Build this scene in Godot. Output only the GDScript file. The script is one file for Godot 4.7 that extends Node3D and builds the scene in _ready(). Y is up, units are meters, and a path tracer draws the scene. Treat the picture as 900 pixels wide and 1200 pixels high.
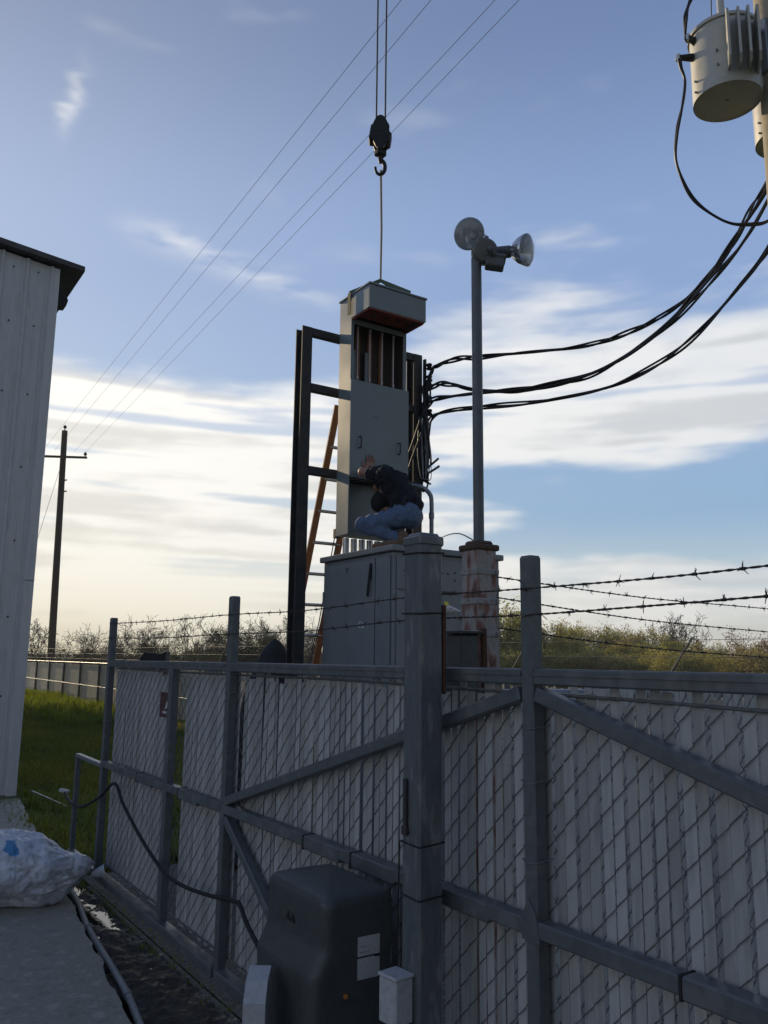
extends Node3D

# ------------------------------------------------------------------ geometry collector
class Geo:
	var v := PackedVector3Array()
	var n := PackedVector3Array()
	var c := PackedColorArray()
	var ix := PackedInt32Array()
	var col := Color.WHITE
	func vert(p: Vector3, q: Vector3) -> int:
		v.append(p); n.append(q); c.append(col)
		return v.size() - 1
	func tri(a: Vector3, b: Vector3, d: Vector3, out: Vector3) -> void:
		var q := (b - a).cross(d - a)
		if q.length_squared() < 1e-16:
			return
		if q.dot(out) < 0.0:
			var t := b
			b = d
			d = t
			q = -q
		q = q.normalized()
		var i := vert(a, q)
		vert(b, q)
		vert(d, q)
		ix.append_array(PackedInt32Array([i, i + 2, i + 1]))
	func quad(a: Vector3, b: Vector3, d: Vector3, e: Vector3, out: Vector3) -> void:
		var q := (b - a).cross(d - a)
		if q.length_squared() < 1e-16:
			q = (d - a).cross(e - a)
		if q.dot(out) < 0.0:
			var t := b
			b = e
			e = t
			q = -q
		q = q.normalized()
		var i := vert(a, q)
		vert(b, q)
		vert(d, q)
		vert(e, q)
		ix.append_array(PackedInt32Array([i, i + 2, i + 1, i, i + 3, i + 2]))
	func box(x: Transform3D, s: Vector3, bev := 0.0) -> void:
		var h := s * 0.5
		if bev <= 0.0:
			for ax in 3:
				for sg in [-1.0, 1.0]:
					var p := []
					for k in [[-1, -1], [1, -1], [1, 1], [-1, 1]]:
						var w := Vector3.ZERO
						w[ax] = sg * h[ax]
						w[(ax + 1) % 3] = k[0] * h[(ax + 1) % 3]
						w[(ax + 2) % 3] = k[1] * h[(ax + 2) % 3]
						p.append(x * w)
					var o := Vector3.ZERO
					o[ax] = sg
					quad(p[0], p[1], p[2], p[3], x.basis * o)
			return
		bev = minf(bev, minf(h.x, minf(h.y, h.z)) * 0.9)
		var f := func(sx: float, sy: float, sz: float, ax: int) -> Vector3:
			var w := Vector3(sx * (h.x - bev), sy * (h.y - bev), sz * (h.z - bev))
			w[ax] = [sx, sy, sz][ax] * h[ax]
			return x * w
		for ax in 3:
			var a1 := (ax + 1) % 3
			var a2 := (ax + 2) % 3
			for sg in [-1.0, 1.0]:
				var p := []
				for k in [[-1.0, -1.0], [1.0, -1.0], [1.0, 1.0], [-1.0, 1.0]]:
					var sv := [0.0, 0.0, 0.0]
					sv[ax] = sg
					sv[a1] = k[0]
					sv[a2] = k[1]
					p.append(f.call(sv[0], sv[1], sv[2], ax))
				var o := Vector3.ZERO
				o[ax] = sg
				quad(p[0], p[1], p[2], p[3], x.basis * o)
				for sg2 in [-1.0, 1.0]:
					var sa := [0.0, 0.0, 0.0]
					sa[ax] = sg
					sa[a1] = sg2
					sa[a2] = -1.0
					var sb := sa.duplicate()
					sb[a2] = 1.0
					var o2 := Vector3.ZERO
					o2[ax] = sg
					o2[a1] = sg2
					quad(f.call(sa[0], sa[1], sa[2], ax), f.call(sb[0], sb[1], sb[2], ax), f.call(sb[0], sb[1], sb[2], a1), f.call(sa[0], sa[1], sa[2], a1), x.basis * o2)
		for sx in [-1.0, 1.0]:
			for sy in [-1.0, 1.0]:
				for sz in [-1.0, 1.0]:
					tri(f.call(sx, sy, sz, 0), f.call(sx, sy, sz, 1), f.call(sx, sy, sz, 2), x.basis * Vector3(sx, sy, sz))
	func cube(lo: Vector3, hi: Vector3, bev := 0.0) -> void:
		box(Transform3D(Basis.IDENTITY, (lo + hi) * 0.5), (hi - lo).abs(), bev)
	func bar(a: Vector3, b: Vector3, w: float, d: float, up := Vector3.UP, bev := 0.0) -> void:
		var z := (b - a).normalized()
		var xx := up.cross(z)
		if xx.length() < 0.01:
			xx = Vector3.RIGHT.cross(z)
		xx = xx.normalized()
		var yy := z.cross(xx)
		box(Transform3D(Basis(xx, yy, z), (a + b) * 0.5), Vector3(w, d, (b - a).length()), bev)
	func tube(p: PackedVector3Array, r0: float, r1: float, sides := 6, caps := true) -> void:
		var m := p.size()
		var t := (p[1] - p[0]).normalized()
		var u := t.cross(Vector3.UP)
		if u.length() < 0.05:
			u = t.cross(Vector3.RIGHT)
		u = u.normalized()
		var first := v.size()
		for i in m:
			var t2: Vector3
			if i == 0:
				t2 = p[1] - p[0]
			elif i == m - 1:
				t2 = p[m - 1] - p[m - 2]
			else:
				t2 = p[i + 1] - p[i - 1]
			t2 = t2.normalized()
			u = (u - t2 * u.dot(t2))
			if u.length() < 1e-4:
				u = t2.cross(Vector3(0.31, 0.77, 0.55))
			u = u.normalized()
			var w := t2.cross(u)
			var r := lerpf(r0, r1, float(i) / (m - 1))
			for k in sides:
				var a := TAU * k / sides
				var q := u * cos(a) + w * sin(a)
				vert(p[i] + q * r, q)
		for i in m - 1:
			for k in sides:
				var a := first + i * sides + k
				var b := first + i * sides + (k + 1) % sides
				ix.append_array(PackedInt32Array([a, a + sides, b, b, a + sides, b + sides]))
		if caps:
			for e in 2:
				var base := first + (m - 1) * sides * e
				var q := (p[m - 1] - p[m - 2]).normalized() if e == 1 else (p[0] - p[1]).normalized()
				var j := v.size()
				for k in sides:
					vert(v[base + k], q)
				for k in range(1, sides - 1):
					if e == 1:
						ix.append_array(PackedInt32Array([j, j + k + 1, j + k]))
					else:
						ix.append_array(PackedInt32Array([j, j + k, j + k + 1]))
	func lathe(x: Transform3D, prof: PackedVector2Array, segs := 24) -> void:
		# prof: (radius, height along local y), from bottom to top for an outer skin
		var m := prof.size()
		for i in m - 1:
			var d := prof[i + 1] - prof[i]
			var nn := Vector2(d.y, -d.x).normalized()
			var j := v.size()
			for k in segs + 1:
				var a := TAU * k / segs
				var q := (x.basis * Vector3(cos(a) * nn.x, nn.y, sin(a) * nn.x)).normalized()
				vert(x * Vector3(cos(a) * prof[i].x, prof[i].y, sin(a) * prof[i].x), q)
				vert(x * Vector3(cos(a) * prof[i + 1].x, prof[i + 1].y, sin(a) * prof[i + 1].x), q)
			for k in segs:
				var a := j + 2 * k
				ix.append_array(PackedInt32Array([a, a + 2, a + 1, a + 1, a + 2, a + 3]))
	func prism(poly: PackedVector2Array, x: Transform3D, depth: float) -> void:
		# polygon in local x,y, pushed along local z by depth
		var mid := Vector2.ZERO
		for q in poly:
			mid += q / poly.size()
		var t := Geometry2D.triangulate_polygon(poly)
		for i in range(0, t.size(), 3):
			for e in 2:
				var z := depth * e
				tri(x * Vector3(poly[t[i]].x, poly[t[i]].y, z), x * Vector3(poly[t[i + 1]].x, poly[t[i + 1]].y, z), x * Vector3(poly[t[i + 2]].x, poly[t[i + 2]].y, z), x.basis * Vector3(0, 0, (2.0 * e - 1.0) * signf(depth)))
		var cw := Geometry2D.is_polygon_clockwise(poly)
		for i in poly.size():
			var a := poly[i]
			var b := poly[(i + 1) % poly.size()]
			var o := Vector2(b.y - a.y, a.x - b.x)
			if cw:
				o = -o
			quad(x * Vector3(a.x, a.y, 0), x * Vector3(b.x, b.y, 0), x * Vector3(b.x, b.y, depth), x * Vector3(a.x, a.y, depth), x.basis * Vector3(o.x, o.y, 0))
	func grid(nu: int, nv: int, f: Callable, wrap_u := false) -> void:
		# smooth sheet f(u, v) -> Vector3, u and v in 0..1
		var first := v.size()
		var p := PackedVector3Array()
		for j in nv + 1:
			for i in nu + 1:
				p.append(f.call(float(i) / nu, float(j) / nv))
		for j in nv + 1:
			for i in nu + 1:
				var ia := i - 1
				var ib := i + 1
				if wrap_u:
					ia = (i - 1 + nu) % nu
					ib = (i + 1) % nu
				var du := p[j * (nu + 1) + clampi(ib, 0, nu)] - p[j * (nu + 1) + clampi(ia, 0, nu)]
				var dv := p[mini(j + 1, nv) * (nu + 1) + i] - p[maxi(j - 1, 0) * (nu + 1) + i]
				var q := dv.cross(du)
				vert(p[j * (nu + 1) + i], q.normalized() if q.length() > 1e-7 else Vector3.UP)
		for j in nv:
			for i in nu:
				var a := first + j * (nu + 1) + i
				ix.append_array(PackedInt32Array([a, a + 1, a + nu + 1, a + 1, a + nu + 2, a + nu + 1]))
	func mesh(colors := false) -> ArrayMesh:
		var arr := []
		arr.resize(Mesh.ARRAY_MAX)
		arr[Mesh.ARRAY_VERTEX] = v
		arr[Mesh.ARRAY_NORMAL] = n
		if colors:
			arr[Mesh.ARRAY_COLOR] = c
		arr[Mesh.ARRAY_INDEX] = ix
		var m := ArrayMesh.new()
		m.add_surface_from_arrays(Mesh.PRIMITIVE_TRIANGLES, arr)
		return m

var M := {}
var taken := {}
var rng := RandomNumberGenerator.new()

# ------------------------------------------------------------------ naming helpers
func numbered(n: String) -> String:
	if not taken.has(n):
		taken[n] = 0
		return n
	taken[n] += 1
	return "%s_%03d" % [n, taken[n]]

func tag(o: Node, label: String, category: String, group := "") -> void:
	o.set_meta("label", label)
	o.set_meta("category", category)
	if group:
		o.set_meta("group", group)

func thing(called: String, label: String, category: String, at := Vector3.ZERO, group := "") -> Node3D:
	var o := Node3D.new()
	o.name = numbered(called)
	add_child(o)
	o.position = at
	tag(o, label, category, group)
	return o

func part(called: String, g: Variant, m: Material, parent: Node, colors := false) -> MeshInstance3D:
	var o := MeshInstance3D.new()
	o.name = called
	o.mesh = g.mesh(colors) if g is Geo else g
	o.material_override = m
	parent.add_child(o, true)
	if parent != self and parent is Node3D and not (parent is MeshInstance3D):
		if g is Geo:
			o.position = -parent.position      # shapes are collected in world axes
	return o

func setting(called: String, g: Geo, m: Material, colors := false) -> MeshInstance3D:
	var o := MeshInstance3D.new()
	o.name = numbered(called)
	o.mesh = g.mesh(colors)
	o.material_override = m
	add_child(o)
	o.set_meta("kind", "structure")
	return o

# ------------------------------------------------------------------ materials
func lin(r: float, g: float, b: float) -> Color:
	return Color(r, g, b).linear_to_srgb()

func ntex(cols: Array, offs: Array, freq: float, sd: int, size := 512, oct := 5, warp := 0.0) -> NoiseTexture2D:
	var f := FastNoiseLite.new()
	f.noise_type = FastNoiseLite.TYPE_SIMPLEX_SMOOTH
	f.seed = sd
	f.frequency = freq
	f.fractal_octaves = oct
	if warp > 0.0:
		f.domain_warp_enabled = true
		f.domain_warp_amplitude = warp
		f.domain_warp_frequency = freq * 1.5
	var t := NoiseTexture2D.new()
	t.width = size
	t.height = size
	t.seamless = true
	t.noise = f
	if cols.size():
		var g := Gradient.new()
		g.offsets = PackedFloat32Array(offs)
		var pc := PackedColorArray()
		for q in cols:
			pc.append(q)
		g.colors = pc
		t.color_ramp = g
	return t

func bump(freq: float, sd: int, strength: float, size := 512) -> NoiseTexture2D:
	var t := ntex([], [], freq, sd, size, 4)
	t.as_normal_map = true
	t.bump_strength = strength
	return t

func mat(key: String, cols: Array, rough: float, metal: float, tile: float, o := {}) -> StandardMaterial3D:
	var m := StandardMaterial3D.new()
	m.resource_name = key
	m.roughness = rough
	m.metallic = metal
	if cols.size() == 1:
		m.albedo_color = cols[0]
	else:
		var offs := []
		for i in cols.size():
			offs.append(0.22 + 0.56 * i / (cols.size() - 1))
		m.albedo_texture = ntex(cols, o.get("offs", offs), o.get("freq", 0.012), hash(key) % 1000, o.get("size", 512), 5, o.get("warp", 0.0))
	m.uv1_triplanar = true
	m.uv1_world_triplanar = true
	m.uv1_scale = o.get("scale3", Vector3.ONE / tile)
	if o.has("bump"):
		m.normal_enabled = true
		m.normal_texture = bump(o.get("bfreq", 0.05), hash(key) % 997, o.bump)
		m.normal_scale = o.get("nscale", 1.0)
	if o.has("rvar"):
		m.roughness_texture = ntex([Color(o.rvar, o.rvar, o.rvar), Color.WHITE], [0.25, 0.75], 0.02, hash(key) % 991, 256, 4)
	if o.has("backlight"):
		m.backlight_enabled = true
		m.backlight = o.backlight
	if o.get("vcol", false):
		m.vertex_color_use_as_albedo = true
	m.metallic_specular = o.get("spec", 0.5)
	M[key] = m
	return m

func materials() -> void:
	mat("gate_paint", [lin(.098, .108, .112), lin(.125, .135, .138), lin(.11, .118, .12), lin(.155, .16, .16)], .55, .1, 1.1, {"rvar": .7})
	mat("post_paint", [lin(.10, .112, .118), lin(.135, .147, .152), lin(.115, .122, .124), lin(.22, .225, .22)], .5, .1, .9, {"rvar": .7, "warp": 30.0, "offs": [.2, .45, .62, .85], "scale3": Vector3(2.2, .7, 3.1)})
	mat("galvanised", [lin(.20, .21, .22), lin(.30, .31, .32)], .45, .6, .3, {"freq": .03})
	mat("wire", [lin(.13, .13, .128), lin(.21, .21, .205)], .55, .4, .2)
	mat("dark_wire", [lin(.05, .045, .04), lin(.10, .085, .07)], .7, .4, .2)
	mat("slat_a", [lin(.37, .365, .35), lin(.43, .425, .41), lin(.34, .335, .32)], .5, 0, .8, {"backlight": Color(.2, .2, .19), "warp": 20.0, "scale3": Vector3(2.6, .35, 2.6)})
	mat("slat_b", [lin(.32, .315, .30), lin(.38, .375, .36), lin(.29, .285, .27)], .5, 0, .7, {"backlight": Color(.2, .2, .19), "scale3": Vector3(3.1, .3, 3.1)})
	mat("slat_c", [lin(.43, .43, .42), lin(.49, .49, .475), lin(.39, .39, .375)], .5, 0, .9, {"backlight": Color(.2, .2, .19), "scale3": Vector3(2.2, .4, 2.2)})
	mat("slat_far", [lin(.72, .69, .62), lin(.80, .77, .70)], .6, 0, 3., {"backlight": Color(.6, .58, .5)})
	mat("siding", [lin(.52, .525, .52), lin(.58, .585, .58), lin(.54, .545, .54)], .42, .1, 2.2, {"scale3": Vector3(1.2, .25, 1.2)})
	mat("roof", [lin(.06, .055, .05), lin(.09, .085, .08)], .55, .2, 1.5)
	mat("screw", [lin(.03, .03, .03)], .6, .5, 1.)
	mat("concrete", [lin(.265, .245, .20), lin(.34, .315, .26), lin(.29, .268, .22), lin(.40, .372, .31)], .88, 0, 2.6, {"freq": .02, "bump": 1.2, "bfreq": .03, "warp": 25.0, "size": 1024})
	mat("kerb", [lin(.10, .095, .08), lin(.17, .16, .14)], .9, 0, .8, {"freq": .03, "bump": 2.0})
	mat("mud", [lin(.024, .019, .014), lin(.042, .034, .026), lin(.032, .026, .02), lin(.07, .058, .044)], .8, 0, 1.1, {"freq": .015, "bump": 2.5, "bfreq": .03, "rvar": .45, "warp": 30.0, "size": 1024})
	mat("yard", [lin(.10, .09, .075), lin(.17, .155, .13), lin(.13, .12, .10)], .95, 0, 1.6, {"freq": .03, "bump": 8.0})
	mat("field", [lin(.05, .07, .02), lin(.08, .105, .03), lin(.10, .11, .042), lin(.065, .085, .027)], 1.0, 0, 3.5, {"freq": .02, "bump": 4.0, "size": 1024})
	mat("grass", [Color.WHITE], .7, 0, 1., {"vcol": true, "backlight": Color(.9, .9, .5)})
	mat("cabinet", [lin(.19, .21, .22), lin(.21, .23, .24), lin(.198, .218, .23)], .45, .05, 2.4, {"rvar": .85, "scale3": Vector3(.5, .2, .5)})
	mat("panel_paint", [lin(.185, .22, .23), lin(.20, .235, .245)], .36, .05, 2.6, {"rvar": .85})
	mat("red_insulation", [lin(.20, .045, .03), lin(.26, .06, .04)], .6, 0, .5)
	mat("copper", [lin(.42, .22, .13), lin(.5, .28, .17)], .4, .5, .4)
	mat("phenolic", [lin(.24, .10, .05), lin(.32, .14, .07)], .6, 0, .4)
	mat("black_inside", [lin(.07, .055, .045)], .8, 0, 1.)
	mat("steel", [lin(.042, .042, .042), lin(.06, .059, .057), lin(.05, .048, .046), lin(.075, .062, .052)], .6, .3, 1.3, {"freq": .015, "warp": 30.0})
	mat("zinc_pipe", [lin(.42, .43, .44), lin(.55, .56, .56)], .35, .7, .4)
	mat("fibreglass", [lin(.27, .10, .045), lin(.34, .14, .06), lin(.30, .12, .055)], .5, 0, .7)
	mat("aluminium", [lin(.45, .45, .45), lin(.55, .55, .54)], .4, .8, .3)
	mat("rope", [lin(.10, .09, .08)], .9, 0, 1.)
	mat("sling", [lin(.36, .27, .15), lin(.42, .33, .2)], .9, 0, .2)
	mat("sling_green", [lin(.08, .12, .085), lin(.11, .15, .11)], .9, 0, .2)
	mat("hoist", [lin(.014, .014, .014), lin(.03, .028, .026)], .55, .4, .3)
	mat("cable", [lin(.010, .010, .011)], .5, 0, 1.)
	mat("far_wire", [lin(.14, .14, .14)], .7, .2, 1.)
	mat("rusty_post", [lin(.31, .29, .26), lin(.36, .33, .30), lin(.33, .265, .235), lin(.28, .17, .14), lin(.24, .115, .09), lin(.11, .065, .045)], .8, 0, .55, {"freq": .012, "offs": [.15, .36, .48, .57, .70, .84], "warp": 30.0, "bump": 2.0, "scale3": Vector3(2.3, 1.0, 3.4)})
	mat("rust", [lin(.055, .03, .018), lin(.12, .052, .026), lin(.075, .038, .022)], .9, 0, .3, {"freq": .03, "bump": 3.0})
	mat("rust_cap", [lin(.07, .045, .032), lin(.13, .075, .05)], .85, 0, .25, {"freq": .03, "bump": 4.0})
	mat("collar", [lin(.27, .26, .245), lin(.36, .34, .32), lin(.25, .19, .16)], .7, .1, .25)
	mat("lamp_bronze", [lin(.12, .12, .11), lin(.16, .16, .145)], .5, .2, .3)
	mat("lamp_glass", [lin(.5, .52, .54)], .12, .75, 1.)
	var g := mat("lens", [Color(.9, .93, .95, .22)], .05, 0, 1.)
	g.transparency = BaseMaterial3D.TRANSPARENCY_ALPHA
	mat("tank", [lin(.42, .41, .355), lin(.48, .465, .405), lin(.45, .435, .38)], .42, .05, 1.2, {"rvar": .8})
	mat("porcelain", [lin(.55, .54, .50)], .2, 0, 1.)
	mat("pole_wood", [lin(.075, .06, .045), lin(.13, .105, .08), lin(.10, .08, .06)], .9, 0, .8, {"scale3": Vector3(4, .5, 4), "freq": .02})
	mat("pole_light", [lin(.26, .23, .17), lin(.36, .32, .24), lin(.30, .27, .2)], .85, 0, .8, {"scale3": Vector3(4, .6, 4), "freq": .02})
	mat("operator_plastic", [lin(.050, .056, .055), lin(.064, .07, .068), lin(.056, .061, .06)], .5, 0, .6, {"bump": 1.5, "bfreq": .2, "rvar": .8})
	mat("white_box", [lin(.42, .42, .43), lin(.48, .48, .48), lin(.38, .38, .38)], .5, 0, .3)
	mat("sticker", [lin(.42, .42, .41), lin(.48, .48, .47)], .6, 0, .1)
	mat("ink", [lin(.01, .01, .012)], .7, 0, 1.)
	mat("white_ink", [lin(.55, .56, .56)], .6, 0, 1.)
	mat("amber", [lin(.5, .17, .03)], .3, 0, 1.)
	mat("sign_red", [lin(.075, .03, .03), lin(.11, .04, .04)], .6, 0, .3)
	mat("paper", [lin(.72, .74, .78)], .8, 0, 1.)
	mat("paper_yellow", [lin(.75, .65, .10)], .8, 0, 1.)
	mat("bag", [Color.WHITE], .3, 0, 1., {"vcol": true, "backlight": Color(.25, .25, .26), "bump": 9.0, "bfreq": .012})
	m_uv("bag", .5)
	mat("pvc", [lin(.26, .26, .25), lin(.36, .36, .34), lin(.2, .19, .17)], .5, 0, .35, {"freq": .02})
	mat("black_rubber", [lin(.014, .014, .014)], .7, 0, 1.)
	mat("tarp", [lin(.010, .010, .011), lin(.02, .02, .021)], .7, 0, .4, {"bump": 5.0})
	mat("skin", [lin(.30, .16, .11), lin(.36, .20, .14)], .55, 0, .1)
	mat("shirt", [lin(.010, .011, .017), lin(.016, .018, .026)], .95, 0, .3, {"bump": 4.0})
	mat("denim", [lin(.07, .11, .19), lin(.10, .145, .235), lin(.13, .18, .27)], .9, 0, .25, {"freq": .02, "bump": 2.0})
	mat("boot", [lin(.13, .08, .05), lin(.19, .125, .08)], .8, 0, .2)
	mat("hair", [lin(.006, .005, .005)], .8, 0, 1.)
	mat("bark", [lin(.055, .045, .036), lin(.09, .075, .06)], .95, 0, .8)
	mat("leaf", [Color.WHITE], .7, 0, 1., {"vcol": true, "backlight": Color(1, 1, .75)})
	var w := mat("water", [lin(.012, .011, .009)], .03, 0, 1.)
	w.metallic_specular = .6
	w.normal_enabled = true
	w.normal_texture = bump(.03, 7, 1.0)
	w.normal_scale = .35
	w.uv1_scale = Vector3.ONE * 2.0

func m_uv(k: String, tile: float) -> void:
	M[k].uv1_scale = Vector3.ONE / tile

# ------------------------------------------------------------------ sky
const SUN_TURN := 5.5
const SUN_HIGH := 20.0
const VIEW := 33.4

func to_sun() -> Vector3:
	var a := deg_to_rad(SUN_TURN)
	var e := deg_to_rad(SUN_HIGH)
	return Vector3(-sin(a) * cos(e), sin(e), -cos(a) * cos(e))

func sky_image() -> ImageTexture:
	var W := 3584
	var H := 1792
	var im := Image.create_empty(W, H, false, Image.FORMAT_RGBF)
	var f1 := FastNoiseLite.new()
	f1.seed = 11
	f1.frequency = 1.0
	f1.fractal_octaves = 5
	f1.noise_type = FastNoiseLite.TYPE_SIMPLEX_SMOOTH
	var f2 := FastNoiseLite.new()
	f2.seed = 29
	f2.frequency = 1.0
	f2.fractal_octaves = 4
	f2.noise_type = FastNoiseLite.TYPE_SIMPLEX_SMOOTH
	var ek := [0.0, 3.0, 6.0, 10.0, 17.0, 26.0, 42.0, 65.0, 90.0]
	var ec := [Vector3(.66, .66, .58), Vector3(.60, .66, .65), Vector3(.41, .56, .685), Vector3(.27, .445, .675), Vector3(.30, .445, .70), Vector3(.26, .385, .65), Vector3(.15, .23, .425), Vector3(.10, .155, .305), Vector3(.09, .145, .285)]
	var sun := to_sun()
	im.fill(Color(.16, .15, .12))
	for j in H:
		var E := 90.0 - 180.0 * (j + .5) / H
		if E < -1.5:
			break
		var k := 0
		while k < ek.size() - 2 and E > ek[k + 1]:
			k += 1
		var tt := clampf((E - ek[k]) / (ek[k + 1] - ek[k]), 0, 1)
		tt = tt * tt * (3.0 - 2.0 * tt)
		var base: Vector3 = ec[k].lerp(ec[k + 1], tt)
		var ce := cos(deg_to_rad(E))
		var se := sin(deg_to_rad(E))
		for i in W:
			var az := 360.0 * (i + .5) / W
			var ar := deg_to_rad(az)
			var d := Vector3(sin(ar) * ce, se, -cos(ar) * ce)
			var A := wrapf(az - VIEW, -180, 180)
			var g := rad_to_deg(acos(clampf(d.dot(sun), -1, 1)))
			var c := base
			var near := exp(-g * g / 900.0)
			c += Vector3(.20, .17, .11) * near
			var away := smoothstep(60.0, 150.0, g)
			c *= lerpf(1.0, .5, away)
			var low := exp(-maxf(E, 0) / 5.0) * exp(-pow((A + 33.0) / 38.0, 2))
			c = c.lerp(Vector3(1.04, .91, .58), low * .9)
			if E < 52.0:
				var x := d.x / maxf(ce, .3)
				var z := d.z / maxf(ce, .3)
				var big := f1.get_noise_3d(x * 2.4, E * .085, z * 2.4)
				var fine := f1.get_noise_3d(x * 4.6 + 9.0, E * .40, z * 4.6)
				var band := f2.get_noise_3d(x * 1.3 + 40.0, E * .46 + x * .6, z * 1.3)
				var puff := f2.get_noise_3d(x * 12.0, E * .80 + 70.0, z * 12.0)
				var Aw := A + 4.0 * big
				var Ew := E + 1.6 * big + .9 * fine + .35 * puff
				var right := smoothstep(-4.0, 12.0, Aw)
				var top := lerpf(18.6, 23.0, right)
				var soft := lerpf(1.0, 5.5, right)
				var cov := 1.0 - smoothstep(top - soft, top + soft, Ew + right * 5.0 * (fine + .7 * big))
				var hole_top := 13.3 + .16 * maxf(Aw - 19.0, 0.0) + 1.6 * fine
				var hole := smoothstep(2.0, 8.0, Aw + 6.0 * fine) * smoothstep(6.0, 7.6, Ew) * (1.0 - smoothstep(hole_top - 1.1, hole_top + .7, E))
				hole *= 1.0 - smoothstep(40.0, 60.0, absf(A)) * .6
				cov *= 1.0 - .97 * hole
				var slit := smoothstep(.12, .42, band + .35 * fine) * smoothstep(3.0, 7.0, E)
				cov *= 1.0 - slit * lerpf(.62, .55, right)
				# low cloud over the trees on the right is thin
				cov *= 1.0 - .5 * right * (1.0 - smoothstep(5.0, 7.0, Ew)) * smoothstep(-.25, .3, fine + big)
				# streaks of high cirrus
				var line := E - (25.6 - .21 * (A + 10.5)) + 1.0 * big
				var wisp := exp(-line * line / (.8 + .5 * fine)) * smoothstep(-21.0, -14.0, A) * (1.0 - smoothstep(-7.0, -2.0, A)) * clampf(.5 + 1.1 * puff + .6 * fine, 0, 1) * .5
				var w2 := exp(-pow((A + 23.1 - (E - 34.0) * .25 + .8 * puff) / .55, 2)) * exp(-pow((E - 34.0) / 1.5, 2)) * clampf(.7 + .7 * puff, 0, 1) * .7
				var high := smoothstep(.25, .75, f2.get_noise_3d(x * 3.0, E * .16 + 30.0, z * 3.0) + .3 * fine) * smoothstep(20.0, 28.0, E) * .12
				cov = maxf(cov, maxf(wisp, maxf(w2, high)))
				var lit := Vector3(.72, .755, .81).lerp(Vector3(1.15, 1.12, 1.05), exp(-g * g / 2500.0))
				var grey := Vector3(.50, .545, .60).lerp(Vector3(.72, .70, .66), exp(-g * g / 1800.0))
				var shade := smoothstep(-.05, .5, -band + .5 * fine + .2 * puff) * .6
				shade = maxf(shade, .28 * (1.0 - smoothstep(.0, .9, Ew - hole_top + 1.2)) * right * smoothstep(10.0, 12.0, E))
				var cl := lit.lerp(grey, shade)
				var yel := exp(-maxf(E, 0) / 4.2) * exp(-pow((A + 30.0) / 42.0, 2))
				cl = cl.lerp(Vector3(1.08, .95, .62), yel * .95)
				cl *= lerpf(1.0, .4, away)
				c = c.lerp(cl, clampf(cov, 0, 1))
			im.set_pixel(i, j, Color(c.x, c.y, c.z))
	return ImageTexture.create_from_image(im)

func place_camera_sky_sun() -> void:
	var cam := Camera3D.new()
	cam.name = "camera"
	add_child(cam)
	cam.position = Vector3(0, 1.7, 0)
	cam.rotation = Vector3(deg_to_rad(10.0), deg_to_rad(-VIEW), deg_to_rad(.63))
	cam.fov = rad_to_deg(2.0 * atan(600.0 / 970.0))
	cam.near = .05
	cam.far = 2000.0
	cam.current = true
	var we := WorldEnvironment.new()
	we.name = "environment"
	var env := Environment.new()
	env.background_mode = Environment.BG_SKY
	var sky := Sky.new()
	var pm := PanoramaSkyMaterial.new()
	pm.panorama = sky_image()
	pm.energy_multiplier = 1.0
	sky.sky_material = pm
	env.sky = sky
	env.ambient_light_source = Environment.AMBIENT_SOURCE_SKY
	env.tonemap_mode = Environment.TONE_MAPPER_LINEAR
	env.tonemap_exposure = 1.0
	env.sdfgi_enabled = true
	env.ssao_enabled = true
	env.ssil_enabled = true
	env.fog_enabled = true
	env.fog_density = .0008
	env.fog_light_color = Color(.93, .94, .92)
	we.environment = env
	add_child(we)
	var sunl := DirectionalLight3D.new()
	sunl.name = "sun"
	sunl.light_energy = 1.2
	sunl.light_color = Color(1.0, .90, .74)
	sunl.light_angular_distance = .5
	sunl.shadow_enabled = true
	add_child(sunl)
	sunl.basis = Basis.looking_at(-to_sun())

# ------------------------------------------------------------------ ground
func slab_edge(z: float) -> float:
	return 1.64 - .105 * (z + 6.737)

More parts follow.
